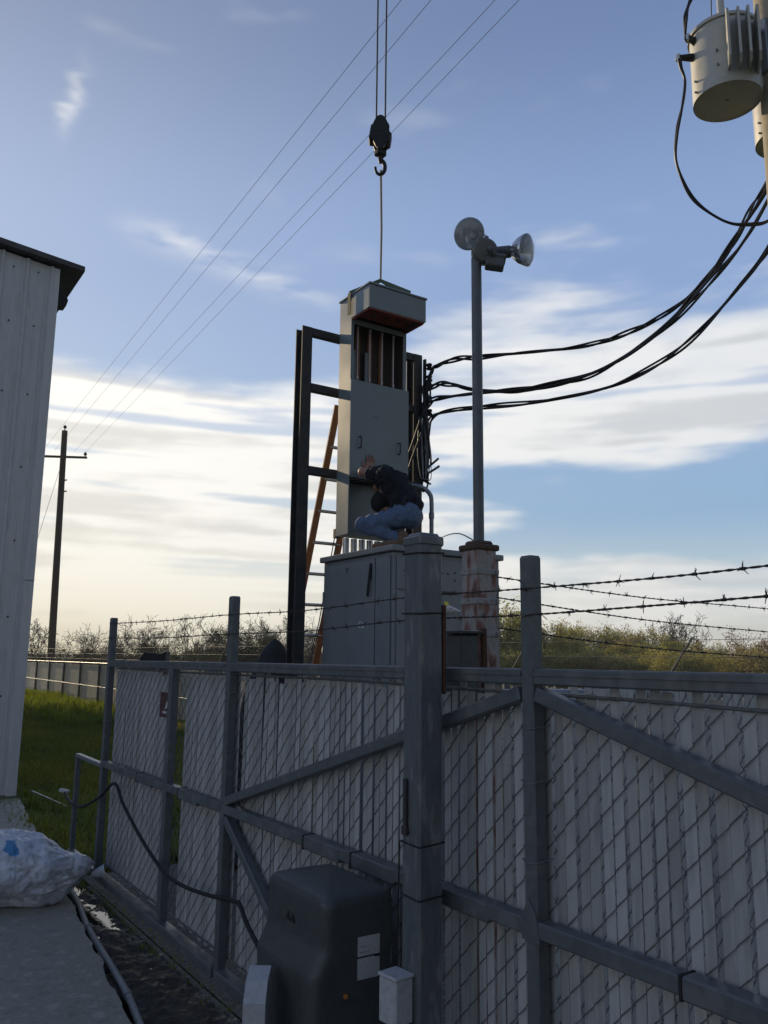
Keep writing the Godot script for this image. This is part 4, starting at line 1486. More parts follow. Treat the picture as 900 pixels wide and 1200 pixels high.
# ------------------------------------------------------------------ floodlight on the rusty post
func floodlight() -> void:
	var at := Vector3(2.2, 0, -2.62)
	var t := thing("floodlight_post", "rusty white square post carrying a slim pole with twin floodlights", "light post", at)
	var g := Geo.new()
	g.cube(at + Vector3(-.052, -.1, -.052), at + Vector3(.052, 2.15, .052), .006)
	part("post", g, M.rusty_post, t)
	g = Geo.new()
	g.cube(at + Vector3(-.062, 2.138, -.062), at + Vector3(.062, 2.163, .062), .006)
	g.cube(at + Vector3(-.045, 2.158, -.045), at + Vector3(.045, 2.180, .045), .012)
	part("cap", g, M.rust_cap, t)
	for y in [2.05, 1.93, 1.80]:
		g = Geo.new()
		g.cube(at + Vector3(-.056, y - .013, -.056), at + Vector3(.056, y + .013, .056), .003)
		g.cube(at + Vector3(.04, y - .011, .056), at + Vector3(.052, y + .011, .066), .002)
		part("collar", g, M.collar, t)
	# meter box on its left
	g = Geo.new()
	g.cube(at + Vector3(-.145, 1.50, -.04), at + Vector3(-.056, 1.795, .06), .006)
	var mb := part("meter_box", g, M.operator_plastic, t)
	g = Geo.new()
	g.cube(at + Vector3(-.17, 1.797, -.05), at + Vector3(-.04, 1.808, .075), .002)
	part("lid", g, M.steel, mb)
	g = Geo.new()
	g.tube(PackedVector3Array([at + Vector3(-.03, 1.5, .06), at + Vector3(-.028, 1.7, .062), at + Vector3(-.03, 1.82, .06)]), .012, .012, 6)
	part("seal_tube", g, M.rust, mb)
	# slim pole
	g = Geo.new()
	var top := at + Vector3(.0, 3.44, .0)
	g.tube(PackedVector3Array([at + Vector3(0, 2.17, 0), at + Vector3(0, 2.8, 0), top]), .0225, .0225, 14)
	part("pole", g, M.gate_paint, t)
	# junction cover and two lamp holders
	var right := Vector3(.835, 0, .55)
	var fwd := Vector3(-.55, 0, .835)       # towards the photographer
	var j := Vector3(2.218, 3.462, -2.585)
	g = Geo.new()
	var facing := Basis(right, (fwd + Vector3(0, -.25, 0)).normalized(), right.cross((fwd + Vector3(0, -.25, 0)).normalized()))
	g.lathe(Transform3D(facing, j - facing.y * .035), PackedVector2Array([Vector2(0, 0), Vector2(.05, 0), Vector2(.057, .008), Vector2(.057, .045), Vector2(.045, .06), Vector2(0, .062)]), 24)
	part("junction_cover", g, M.lamp_bronze, t)
	var look := Vector3(-.57, -.47, .67)
	var specs := [[Vector3(2.143, 3.531, -2.603) - look * .02, (look * .93 - right * .32 + Vector3(0, .12, 0)).normalized()], [Vector3(2.368, 3.464, -2.469), (right * .80 + look * .58 + Vector3(0, .1, 0)).normalized()]]
	for i in 2:
		var c: Vector3 = specs[i][0]
		var ax: Vector3 = specs[i][1]
		var ux := ax.cross(Vector3.UP).normalized()
		var b := Basis(ux, ax, ux.cross(ax))
		var o := c - ax * .085
		# socket
		g = Geo.new()
		g.lathe(Transform3D(b, o - ax * .085), PackedVector2Array([Vector2(0, 0), Vector2(.02, 0), Vector2(.027, .012), Vector2(.027, .08), Vector2(.022, .088), Vector2(.018, .088)]), 16)
		var s := part("lamp_holder", g, M.lamp_bronze, t)
		g = Geo.new()
		g.tube(spline([o - ax * .08, o - ax * .095 - right * (.02 if i == 1 else -.02), j + right * (.04 if i == 1 else -.04)], 5), .011, .013, 8)
		part("knuckle", g, M.lamp_bronze, s)
		# reflector bulb
		g = Geo.new()
		g.lathe(Transform3D(b, o), PackedVector2Array([Vector2(0.0170, -.005), Vector2(0.0200, .008), Vector2(0.0410, .022), Vector2(0.0585, .045), Vector2(0.0679, .068), Vector2(0.0702, .078)]), 28)
		var l := part("bulb", g, M.lamp_glass, t)
		g = Geo.new()
		g.lathe(Transform3D(b, o), PackedVector2Array([Vector2(0.0708, .074), Vector2(0.0714, .082), Vector2(0.0585, .090), Vector2(0.0300, .095), Vector2(0.0000, .097)]), 28)
		part("lens", g, M.lens, l)
		g = Geo.new()
		g.lathe(Transform3D(b, o), PackedVector2Array([Vector2(0.0, .012), Vector2(.012, .014), Vector2(.012, .036), Vector2(.006, .046), Vector2(0, .048)]), 14)
		part("filament_cap", g, M.aluminium, l)
	# motion sensor hanging in front
	var sb := Basis(right, Vector3.UP, right.cross(Vector3.UP)) * Basis(Vector3.RIGHT, -.25) * Basis(Vector3(0, 0, 1), -.16)
	g = Geo.new()
	var sc := Vector3(2.25, 3.400, -2.555)
	g.box(Transform3D(sb, sc), Vector3(.082, .05, .05), .006)
	g.box(Transform3D(sb, sc + sb * Vector3(0, .03, -.0)), Vector3(.09, .02, .062), .005)
	var se := part("motion_sensor", g, M.lamp_bronze, t)
	g = Geo.new()
	g.tube(PackedVector3Array([j + fwd * .03 + right * .02, j + fwd * .06 + right * .02 + Vector3(0, -.02, 0), sc + Vector3(0, .03, 0)]), .014, .012, 8)
	part("sensor_arm", g, M.lamp_bronze, se)

# ------------------------------------------------------------------ transformer pole and power lines
func transformers() -> void:
	var pp := thing("transformer_pole", "weathered wooden utility pole at the right edge carrying two transformers", "utility pole", Vector3(6.17, -.05, -3.40))
	var g := Geo.new()
	g.tube(PackedVector3Array([Vector3(6.17, -.1, -3.40), Vector3(6.17, 5, -3.40), Vector3(6.17, 11.5, -3.40)]), .17, .13, 16)
	part("pole", g, M.pole_light, pp)
	g = Geo.new()
	g.bar(Vector3(6.2, 6.42, -3.41), Vector3(6.85, 6.5, -3.62), .06, .08)
	part("cable_bracket", g, M.galvanised, pp)
	g = Geo.new()
	g.cube(Vector3(6.0, 6.55, -3.50), Vector3(6.09, 7.05, -3.37), .01)
	part("mounting_plate", g, M.galvanised, pp)
	for i in 2:
		var c: Vector3 = [Vector3(5.80, 6.32, -3.635), Vector3(6.70, 6.30, -3.64)][i]
		var t := thing("pole_transformer", ["beige cylindrical pole transformer with cooling fins at upper right", "beige transformer mostly out of frame at the right edge"][i], "transformer", c, "transformers on the pole")
		g = Geo.new()
		g.lathe(Transform3D(Basis.IDENTITY, c), PackedVector2Array([Vector2(0, .015), Vector2(.262, .015), Vector2(.266, .0), Vector2(.272, .0), Vector2(.272, .60), Vector2(.277, .60)]), 48)
		part("tank", g, M.tank, t)
		g = Geo.new()
		g.lathe(Transform3D(Basis.IDENTITY, c), PackedVector2Array([Vector2(.278, .595), Vector2(.288, .598), Vector2(.288, .625), Vector2(.26, .645), Vector2(.12, .69), Vector2(0, .70)]), 48)
		part("lid", g, M.tank, t)
		g = Geo.new()
		g.lathe(Transform3D(Basis.IDENTITY, c), PackedVector2Array([Vector2(0, .013), Vector2(.018, .013), Vector2(.018, .004), Vector2(0, .002)]), 10)
		part("drain_plug", g, M.tank, t)
		# cooling fins
		var out := Vector3(-.79, 0, .61).normalized()
		var side := Vector3(.61, 0, .79).normalized()
		for k in 4:
			var s: float = [.01, .09, .165, .235][k]
			var inner := sqrt(maxf(.272 * .272 - s * s, .0)) - .01
			var reach: float = [.43, .425, .415, .40][k]
			g = Geo.new()
			var b := Basis(out, Vector3.UP, out.cross(Vector3.UP))
			g.prism(PackedVector2Array([Vector2(inner, .10), Vector2(reach - .05, .07), Vector2(reach, .12), Vector2(reach, .53), Vector2(reach - .04, .57), Vector2(inner, .56)]), Transform3D(b, c + side * s), .018)
			part("cooling_fin", g, M.tank, t)
		# bolts on the wall
		g = Geo.new()
		for p in [[3.45, .30], [3.45, .17], [2.75, .14], [2.75, .04]]:
			var q := Vector3(cos(p[0]), 0, -sin(p[0]))
			q = Vector3(-.93, 0, .36) if p[0] > 3.0 else Vector3(-.93, 0, -.37)
			g.tube(PackedVector3Array([c + q * .27 + Vector3(0, p[1], 0), c + q * .30 + Vector3(0, p[1], 0)]), .009, .009, 6)
		part("stud", g, M.galvanised, t)
		if i == 1:
			continue
		# hangers towards the pole
		for y in [.17, .50]:
			g = Geo.new()
			g.cube(Vector3(5.98, c.y + y - .05, -3.58), Vector3(6.08, c.y + y + .05, -3.44), .006)
			part("hanger", g, M.tank, t)
		# secondary bushings with spade terminals
		for k in 2:
			var a: Vector3 = c + [Vector3(-.235, .52, -.10), Vector3(-.24, .40, -.14)][k]
			var e: Vector3 = [Vector3(5.52, 6.895, -3.78), Vector3(5.475, 6.73, -3.85)][k]
			g = Geo.new()
			g.tube(PackedVector3Array([a, a.lerp(e, .5), e]), .035, .022, 10)
			var bu := part("bushing", g, M.hoist, t)
			g = Geo.new()
			g.cube(e - Vector3(.025, .035, .02), e + Vector3(.015, .025, .02), .005)
			part("terminal", g, M.aluminium, bu)
		g = Geo.new()
		g.lathe(Transform3D(Basis.IDENTITY, c + Vector3(-.04, .66, .02)), PackedVector2Array([Vector2(.05, 0), Vector2(.05, .04), Vector2(.03, .05), Vector2(.03, .34), Vector2(.02, .36), Vector2(0, .36)]), 14)
		part("high_bushing", g, M.porcelain, t)
	var lp := thing("secondary_lead", "black lead looping down from the transformer terminal to the service cables", "cable", Vector3(5.5, 6.6, -3.8))
	bundle(lp, v3([[5.46, 6.70, -3.83], [5.47, 6.62, -3.83], [5.5, 6.5, -3.82], [5.5, 6.29, -3.86], [5.48, 6.07, -3.91], [5.5, 5.86, -3.95], [5.57, 5.67, -3.94], [5.67, 5.51, -3.91], [5.81, 5.39, -3.84], [5.96, 5.32, -3.76], [6.11, 5.32, -3.66], [6.2, 5.35, -3.59], [6.45, 5.55, -3.5]]), 2, .011, .008, 2.0, .4)
	lp = thing("riser_lead", "pair of black leads rising from the transformer's upper terminal", "cable", Vector3(5.5, 6.9, -3.8))
	bundle(lp, v3([[5.51, 6.86, -3.79], [5.50, 6.95, -3.79], [5.485, 7.08, -3.76], [5.52, 7.25, -3.72], [5.62, 7.45, -3.65], [5.8, 7.6, -3.55], [6.1, 7.65, -3.45]]), 2, .011, .017, .3, 1.0)
	lp = thing("drop_wire", "thin dark wire rising beside the grey bushing above the transformer", "wire", Vector3(5.7, 7, -3.6))
	g = Geo.new()
	g.tube(spline(v3([[5.66, 7.0, -3.64], [5.655, 7.2, -3.63], [5.70, 7.5, -3.6], [6.1, 8.2, -3.4]]), 6), .005, .005, 5)
	part("strand", g, M.cable, lp)

func far_pole() -> void:
	var t := thing("utility_pole", "distant wooden utility pole with crossarm beside the metal building", "utility pole", Vector3(10.1, -.1, -48.0))
	var g := Geo.new()
	var top := Vector3(9.47, 13.7, -46.0)
	g.tube(PackedVector3Array([Vector3(10.2, -.2, -48.3), Vector3(9.82, 6.8, -47.1), top]), .21, .15, 10)
	part("pole", g, M.pole_wood, t)
	var ca := Vector3(8.45, 12.30, -46.9)
	var cb := Vector3(10.62, 12.25, -45.5)
	g = Geo.new()
	g.bar(ca, cb, .11, .11)
	part("crossarm", g, M.pole_wood, t)
	for p in [ca.lerp(cb, .06), ca.lerp(cb, .96), top]:
		g = Geo.new()
		g.lathe(Transform3D(Basis.IDENTITY, p), PackedVector2Array([Vector2(.03, 0), Vector2(.03, .12), Vector2(.10, .14), Vector2(.07, .26), Vector2(0, .32)]), 10)
		part("insulator", g, M.hoist, t)
	g = Geo.new()
	g.tube(PackedVector3Array([Vector3(9.5, 11.9, -46.3), Vector3(8.6, 6, -48.6), Vector3(7.9, .0, -50.4)]), .012, .012, 4)
	part("guy_wire", g, M.far_wire, t)
	g = Geo.new()
	g.tube(PackedVector3Array([Vector3(9.6, 11.0, -46.4), Vector3(9.85, 11.05, -46.3)]), .04, .04, 6)
	g.tube(PackedVector3Array([Vector3(9.62, 10.4, -46.5), Vector3(9.9, 10.45, -46.4)]), .04, .04, 6)
	part("step_bolt", g, M.hoist, t)
	var near := [[6.695, -9.813], [7.098, -9.539], [7.962, -8.951], [8.284, -8.733]]
	var names := ["leftmost", "second from left", "third from left", "rightmost"]
	for i in 4:
		var w := thing("power_line", "thin overhead power line crossing the blue sky, %s of four" % names[i], "power line", Vector3(8, 12.3, -20), "overhead power lines")
		var a: Vector3 = ca.lerp(cb, [.06, .3, .72, .96][i]) + Vector3(0, .3, 0)
		var b := Vector3(near[i][0], 12.3, near[i][1])
		var d := (b - a)
		g = Geo.new()
		var e := a + d * 2.1
		var pts := PackedVector3Array()
		for k in 25:
			pts.append(a.lerp(e, k / 24.0))
		g.tube(pts, .005, .005, 5)
		part("conductor", g, M.far_wire, w)

# ------------------------------------------------------------------ bodies as smooth blends of tapered bones
func smooth_body(bones: Array, k: float, cell: float, rough := 0.0) -> Geo:
	var lo := Vector3.INF
	var hi := -Vector3.INF
	for b in bones:
		for e in [[b[0], b[2]], [b[1], b[3]]]:
			var q: Vector3 = e[0]
			var r: float = e[1] + k + 2.0 * cell
			lo = Vector3(minf(lo.x, q.x - r), minf(lo.y, q.y - r), minf(lo.z, q.z - r))
			hi = Vector3(maxf(hi.x, q.x + r), maxf(hi.y, q.y + r), maxf(hi.z, q.z + r))
	var nx := int((hi.x - lo.x) / cell) + 2
	var ny := int((hi.y - lo.y) / cell) + 2
	var nz := int((hi.z - lo.z) / cell) + 2
	var f := PackedFloat32Array()
	f.resize(nx * ny * nz)
	f.fill(1.0)
	for b in bones:
		var a: Vector3 = b[0]
		var c: Vector3 = b[1]
		var ra: float = b[2]
		var rb: float = b[3]
		var m := maxf(ra, rb) + k + 1.5 * cell
		var p0 := Vector3(minf(a.x, c.x), minf(a.y, c.y), minf(a.z, c.z)) - Vector3.ONE * m - lo
		var p1 := Vector3(maxf(a.x, c.x), maxf(a.y, c.y), maxf(a.z, c.z)) + Vector3.ONE * m - lo
		var d := c - a
		var dd := maxf(d.length_squared(), 1e-9)
		for z in range(maxi(0, int(p0.z / cell)), mini(nz - 1, int(p1.z / cell) + 1) + 1):
			for y in range(maxi(0, int(p0.y / cell)), mini(ny - 1, int(p1.y / cell) + 1) + 1):
				for x in range(maxi(0, int(p0.x / cell)), mini(nx - 1, int(p1.x / cell) + 1) + 1):
					var p := lo + Vector3(x, y, z) * cell
					var t := clampf((p - a).dot(d) / dd, 0, 1)
					var s := p.distance_to(a + d * t) - lerpf(ra, rb, t)
					var i := (z * ny + y) * nx + x
					var o := f[i]
					var h := maxf(k - absf(o - s), 0.0) / maxf(k, 1e-6)
					f[i] = minf(o, s) - h * h * k * .25
	if rough > 0.0:
		var nn := FastNoiseLite.new()
		nn.seed = 4
		nn.frequency = 9.0
		nn.fractal_octaves = 2
		for z in nz:
			for y in ny:
				for x in nx:
					var i := (z * ny + y) * nx + x
					if f[i] < .05:
						f[i] += rough * nn.get_noise_3d(x * cell * 1.4, y * cell, z * cell * 1.4)
	var g := Geo.new()
	var id := PackedInt32Array()
	id.resize(nx * ny * nz)
	id.fill(-1)
	var offs := [0, 1, nx, nx + 1, nx * ny, nx * ny + 1, nx * ny + nx, nx * ny + nx + 1]
	var corner := [Vector3(0, 0, 0), Vector3(1, 0, 0), Vector3(0, 1, 0), Vector3(1, 1, 0), Vector3(0, 0, 1), Vector3(1, 0, 1), Vector3(0, 1, 1), Vector3(1, 1, 1)]
	var edges := [[0, 1], [2, 3], [4, 5], [6, 7], [0, 2], [1, 3], [4, 6], [5, 7], [0, 4], [1, 5], [2, 6], [3, 7]]
	for z in nz - 1:
		for y in ny - 1:
			for x in nx - 1:
				var i := (z * ny + y) * nx + x
				var neg := 0
				for q in 8:
					if f[i + offs[q]] < 0.0:
						neg += 1
				if neg == 0 or neg == 8:
					continue
				var sum := Vector3.ZERO
				var cnt := 0
				for e in edges:
					var va := f[i + offs[e[0]]]
					var vb := f[i + offs[e[1]]]
					if (va < 0.0) != (vb < 0.0):
						sum += (corner[e[0]] as Vector3).lerp(corner[e[1]], va / (va - vb))
						cnt += 1
				var gr := Vector3(f[i + 1] - f[i] + f[i + nx + 1] - f[i + nx], f[i + nx] - f[i] + f[i + nx + 1] - f[i + 1], f[i + nx * ny] - f[i] + f[i + nx * ny + 1] - f[i + 1])
				id[i] = g.vert(lo + (Vector3(x, y, z) + sum / cnt) * cell, gr.normalized())
	for z in range(1, nz - 1):
		for y in range(1, ny - 1):
			for x in range(1, nx - 1):
				var i := (z * ny + y) * nx + x
				var s0 := f[i] < 0.0
				for ax in 3:
					var st: int = [1, nx, nx * ny][ax]
					if s0 == (f[i + st] < 0.0):
						continue
					var u: int = [nx, nx * ny, 1][ax]
					var w: int = [nx * ny, 1, nx][ax]
					var a := id[i]
					var b := id[i - u]
					var c := id[i - u - w]
					var d := id[i - w]
					if a < 0 or b < 0 or c < 0 or d < 0:
						continue
					if s0:
						g.ix.append_array(PackedInt32Array([a, c, b, a, d, c]))
					else:
						g.ix.append_array(PackedInt32Array([a, b, c, a, c, d]))
	# normals from the faces
	var nrm := PackedVector3Array()
	nrm.resize(g.v.size())
	for i in range(0, g.ix.size(), 3):
		var q := (g.v[g.ix[i + 2]] - g.v[g.ix[i]]).cross(g.v[g.ix[i + 1]] - g.v[g.ix[i]])
		for e in 3:
			nrm[g.ix[i + e]] += q
	for i in nrm.size():
		g.n[i] = nrm[i].normalized()
	return g

func join(a: Geo, b: Geo) -> void:
	var o := a.v.size()
	a.v.append_array(b.v)
	a.n.append_array(b.n)
	a.c.append_array(b.c)
	for i in b.ix:
		a.ix.append(i + o)

func hand_bones(wrist: Vector3, palm: Vector3, across: Vector3, up: Vector3, into: Vector3, flip: float) -> Array:
	# palm flat on a wall, fingers pointing along up and spread, thumb out to one side
	var b := [[wrist, palm, .026, .030], [palm - across * .022, palm + across * .022, .022, .022], [palm - across * .026 + up * .03, palm + across * .026 + up * .03, .014, .014]]
	var lens := [.070, .082, .076, .060]
	for k in 4:
		var s := (-1.5 + k)
		var root := palm + across * s * .0185 * flip + up * .035
		var dir := (up + across * s * .13 * flip).normalized()
		var mid: Vector3 = root + dir * lens[k] * .5 - into * .008
		b.append([root, mid, .0095, .0085])
		b.append([mid, mid + dir * lens[k] * .5 + into * .006, .0085, .0072])
	var tr := palm - across * .030 * flip - up * .015
	var tm := tr - across * .030 * flip + up * .022
	b.append([tr, tm, .0125, .010])
	b.append([tm, tm - across * .012 * flip + up * .028, .010, .008])
	return b

func man() -> void:
	var t := thing("person", "man in dark shirt and blue jeans crouching on the cabinet, hands on switchboard", "person", Vector3(3.80, 2.55, -5.52))
	var hipL := Vector3(3.80, 2.845, -5.40)
	var hipR := Vector3(3.925, 2.86, -5.55)
	var kneeL := Vector3(3.535, 2.765, -5.655)
	var kneeR := Vector3(3.69, 2.80, -5.80)
	var ankL := Vector3(3.765, 2.64, -5.44)
	var ankR := Vector3(3.93, 2.64, -5.64)
	var toeL := Vector3(3.63, 2.583, -5.535)
	var toeR := Vector3(3.79, 2.583, -5.74)
	var waist := Vector3(3.81, 2.975, -5.475)
	var chest := Vector3(3.755, 3.105, -5.53)
	var neck := Vector3(3.715, 3.185, -5.61)
	var shL := Vector3(3.645, 3.180, -5.52)
	var shR := Vector3(3.805, 3.205, -5.70)
	var elL := Vector3(3.585, 3.235, -5.765)
	var elR := Vector3(3.80, 3.15, -5.86)
	var hdL := Vector3(3.751, 3.325, -5.930)
	var hdR := Vector3(3.85, 3.235, -5.930)
	var wrL := Vector3(3.70, 3.278, -5.90)
	var wrR := Vector3(3.835, 3.178, -5.905)
	var head := Vector3(3.80, 2.955, -5.695)
	var crown := Vector3(3.757, 2.99, -5.72)
	# one body
	var bones := [
		[hipL, hipR, .085, .085], [hipL.lerp(hipR, .5), waist, .105, .098], [waist, chest, .095, .10], [chest, neck, .09, .05],
		[chest, shL, .08, .052], [chest, shR, .08, .052],
		[hipL, kneeL, .075, .050], [kneeL, ankL, .048, .034], [hipR, kneeR, .075, .050], [kneeR, ankR, .048, .034],
		[ankL, toeL, .035, .028], [ankR, toeR, .035, .028],
		[shL, elL, .044, .037], [elL, wrL, .036, .026], [shR, elR, .044, .037], [elR, wrR, .036, .026],
		[neck, head.lerp(crown, .5), .055, .052]]
	var g := smooth_body(bones, .03, .013)
	# head: skull, jaw, nose, brow and ears
	var face := (head - crown).normalized()            # towards the chin
	var fw := Vector3(-.1, -.75, -.65).normalized()     # where he looks
	fw = (fw - face * fw.dot(face)).normalized()
	var ear := face.cross(fw).normalized()
	var hb := [[crown, head, .088, .078], [head + fw * .02, head + face * .055 + fw * .045, .062, .038], [head + fw * .085 - face * .005, head + fw * .092 + face * .028, .010, .015],
		[head + ear * .078, head + ear * .086 + face * .03, .012, .010], [head - ear * .078, head - ear * .086 + face * .03, .012, .010], [neck, head, .05, .05]]
	hb.append([head + fw * .072 - face * .02 + ear * .03, head + fw * .072 - face * .02 - ear * .03, .014, .014])
	hb.append([head + fw * .068 + face * .062 + ear * .018, head + fw * .068 + face * .062 - ear * .018, .010, .010])
	join(g, smooth_body(hb, .012, .006))
	var into := Vector3(0, 0, -1)
	join(g, smooth_body(hand_bones(wrL, hdL, Vector3(.98, -.17, 0), Vector3(.17, .98, 0), into, 1.0), .006, .0035))
	join(g, smooth_body(hand_bones(wrR, hdR, Vector3(.98, .17, 0), Vector3(-.17, .98, 0), into, -1.0), .006, .0035))
	part("body", g, M.skin, t)
	# clothes
	part("shirt", smooth_body([[hipL.lerp(hipR, .5) + Vector3(-.01, .07, 0), waist, .118, .112], [waist, chest, .108, .116], [chest, neck, .108, .066], [chest, shL, .092, .068], [chest, shR, .092, .068], [shL, shL.lerp(elL, .62), .064, .056], [shR, shR.lerp(elR, .7), .064, .056]], .035, .010, .020), M.shirt, t)
	part("jeans", smooth_body([[hipL, hipR, .098, .098], [hipL.lerp(hipR, .5), waist - Vector3(0, .05, 0), .108, .10], [hipL, kneeL, .086, .068], [kneeL, ankL.lerp(kneeL, .14), .064, .048], [hipR, kneeR, .086, .060], [kneeR, ankR.lerp(kneeR, .14), .058, .046]], .022, .010, .014), M.denim, t)
	for s in 2:
		var a: Vector3 = [ankL, ankR][s]
		var b: Vector3 = [toeL, toeR][s]
		part("boot", smooth_body([[a + Vector3(0, .03, 0), a - Vector3(0, .015, 0), .048, .045], [a - Vector3(0, .015, 0), b, .043, .034], [b, b + (b - a).normalized() * Vector3(1, 0, 1) * .06 + Vector3(0, -.001, 0), .033, .028]], .02, .008), M.boot, t)
	part("hair", smooth_body([[crown - fw * .018, head - fw * .035, .09, .075], [crown + fw * .02 - face * .012, crown - fw * .02, .084, .088]], .02, .008, .006), M.hair, t)
	g = Geo.new()
	g.box(Transform3D(Basis(Vector3.UP, .9) * Basis(Vector3.RIGHT, .3), Vector3(3.735, 2.945, -5.37)), Vector3(.05, .075, .025), .008)
	part("phone_holster", g, M.black_rubber, t)

# ------------------------------------------------------------------ small things
func small_things() -> void:
	# rubbish bag slumped on the apron
	var nb := FastNoiseLite.new()
	nb.seed = 91
	nb.frequency = 1.0
	nb.fractal_octaves = 3
	nb.fractal_gain = .42
	var ridged := FastNoiseLite.new()
	ridged.seed = 92
	ridged.frequency = 1.0
	ridged.fractal_type = FastNoiseLite.FRACTAL_RIDGED
	ridged.fractal_octaves = 3
	var b := thing("rubbish_bag", "full white plastic rubbish bag with blue print lying on concrete apron", "bag", Vector3(1.1, 0, -6.55))
	var g := Geo.new()
	var shape := func(u: float, v: float) -> Vector3:
		var a := u * TAU
		var x := lerpf(.30, 1.735, v)
		var s := pow(sin(PI * clampf(.06 + .86 * v, 0, 1)), .62) if v < .62 else pow(maxf(cos((v - .62) / .38 * PI * .5), 0.0), .85) * .985
		if v < .62:
			s = lerpf(.62, 1.0, smoothstep(0.0, .5, v))
		if v < .06:
			s *= sqrt(v / .06)
		s = maxf(s, .012)
		var cy := .235 - .05 * v + .06 * smoothstep(.85, 1.0, v)
		var ry := .25 * s
		var rz := .34 * s
		var d := Vector3(0, sin(a), cos(a))
		var p := Vector3(x, cy + d.y * ry, -6.62 + d.z * rz + .30 * smoothstep(.55, 1.0, v))
		var lump := .07 * nb.get_noise_3d(p.x * 2.0, p.y * 2.2, p.z * 2.0) + .012 * ridged.get_noise_3d(p.x * 2.4 + 4.0, p.y * 3.2, p.z * 2.4) + .013 * ridged.get_noise_3d(p.x * 2.6 + p.y * 3.0, p.y * 8.0 - p.x * 2.0, p.z * 8.0) + .005 * ridged.get_noise_3d(p.x * 9.0 - p.y * 8.0, p.y * 12.0 + p.x * 6.0 + 8.0, p.z * 10.0)
		p += d * lump * clampf(s * 1.6, .12, 1)
		p.y = maxf(p.y, .006 + .004 * nb.get_noise_2d(p.x * 9.0, p.z * 9.0))
		if x > 1.62:
			p.y = maxf(p.y, .02 + (x - 1.62) * 1.2)
		return p
	g.grid(200, 220, shape, true)
	for i in g.v.size():
		var p := g.v[i]
		var q := nb.get_noise_3d(p.x * 5.0 + 20.0, p.y * 6.0, p.z * 5.0)
		var q2 := nb.get_noise_3d(p.x * 11.0, p.y * 12.0 + 9.0, p.z * 11.0)
		var c := Color(.56, .58, .63).lerp(Color(.68, .69, .72), smoothstep(-.3, .4, q))
		c = c.lerp(Color(.26, .26, .26), smoothstep(.26, .46, q2 + .4 * nb.get_noise_3d(p.x * 3.0, p.y * 3.0 + 60.0, p.z * 3.0)) * .6)
		c = c.lerp(Color(.30, .25, .19), smoothstep(.22, .44, nb.get_noise_3d(p.x * 7.0, p.y * 7.0 + 30.0, p.z * 7.0)) * .35)
		if Vector2(p.x - 1.175, (p.y - .40) * 1.1).length() < .042 + .02 * q2:
			c = Color(.06, .22, .42)
		g.c[i] = c
	part("film", g, M.bag, b, true)
	g = Geo.new()
	var tied := func(u: float, v: float) -> Vector3:
		var a := u * TAU
		return Vector3(1.72 + .075 * v, .165 + .02 * v + (.014 + .026 * v) * sin(a) + .006 * sin(a * 5.0), -6.325 + .02 * v + (.010 + .018 * v) * cos(a))
	g.grid(24, 4, tied, true)
	for i in g.v.size():
		g.c[i] = Color(.55, .57, .62)
	part("neck", g, M.bag, b, true)
	# pipe lying along the broken apron edge
	var p := thing("pvc_pipe", "dirty pale pipe lying along the edge of the concrete apron", "pipe", Vector3(1.5, -.05, -5))
	g = Geo.new()
	var pts := []
	for k in 12:
		var z := -7.1 + .62 * k
		pts.append(Vector3(slab_edge(z) + .055 + .012 * sin(k * 2.1), -.040 - .004 * sin(k * 1.3), z))
	g.tube(spline(pts, 6), .019, .019, 12)
	part("tube", g, M.pvc, p)
	for k in [2, 4, 6, 8]:
		g = Geo.new()
		var a: Vector3 = pts[k]
		var d := (pts[k + 1] as Vector3 - a).normalized()
		g.tube(PackedVector3Array([a - d * .03, a + d * .03]), .0235, .0235, 12)
		part("coupling", g, M.pvc, p)
	# fallen sticks on the grass
	var st := thing("fallen_stick", "thin pale stick lying in grass at the building corner", "stick", Vector3(2.6, 0, -10.5))
	g = Geo.new()
	g.tube(PackedVector3Array([Vector3(2.28, .03, -11.3), Vector3(2.4, .0, -10.7), Vector3(2.47, -.02, -10.3)]), .011, .007, 6)
	part("stem", g, M.aluminium, st)
	# black things beyond the gate
	var k1 := thing("tarp_bundle", "black rounded covered bundle at the foot of left steel column", "bundle", Vector3(3.2, 0, -6.8))
	g = Geo.new()
	var dome := func(u: float, v: float) -> Vector3:
		var a := u * TAU
		var rr := .36 * pow(sin(PI * .5 * minf(1.0, (1.0 - v) * 1.25)), .8) if v > .2 else .36
		var y := lerpf(-.03, 1.86, 1.0 - pow(1.0 - v, 1.35))
		var q := 1.0 + .10 * nb.get_noise_3d(cos(a) * 1.5, y * 2.0, sin(a) * 1.5) + .05 * nb.get_noise_3d(cos(a) * 5.0, y * 4.0, sin(a) * 5.0)
		return Vector3(3.36 + rr * q * cos(a), y, -6.86 - rr * q * sin(a))
	g.grid(40, 30, dome, true)
	part("cover", g, M.tarp, k1)
	var k2 := thing("black_crate", "small black object standing above gate rail between the two left gate posts", "crate", Vector3(2.84, 0, -8.5))
	g = Geo.new()
	g.prism(PackedVector2Array([Vector2(-.13, 1.45), Vector2(.13, 1.45), Vector2(.135, 1.74), Vector2(.09, 1.715), Vector2(-.09, 1.73), Vector2(-.13, 1.66)]), Transform3D(Basis(Vector3(.83, 0, .55), Vector3.UP, Vector3(-.55, 0, .83)), Vector3(2.84, 0, -8.55)), .16)
	part("case", g, M.tarp, k2)
	g = Geo.new()
	g.bar(Vector3(2.80, -.1, -8.48), Vector3(2.80, 1.45, -8.48), .05, .05)
	g.bar(Vector3(2.86, -.1, -8.44), Vector3(2.86, 1.45, -8.44), .05, .05)
	part("stand", g, M.steel, k2)

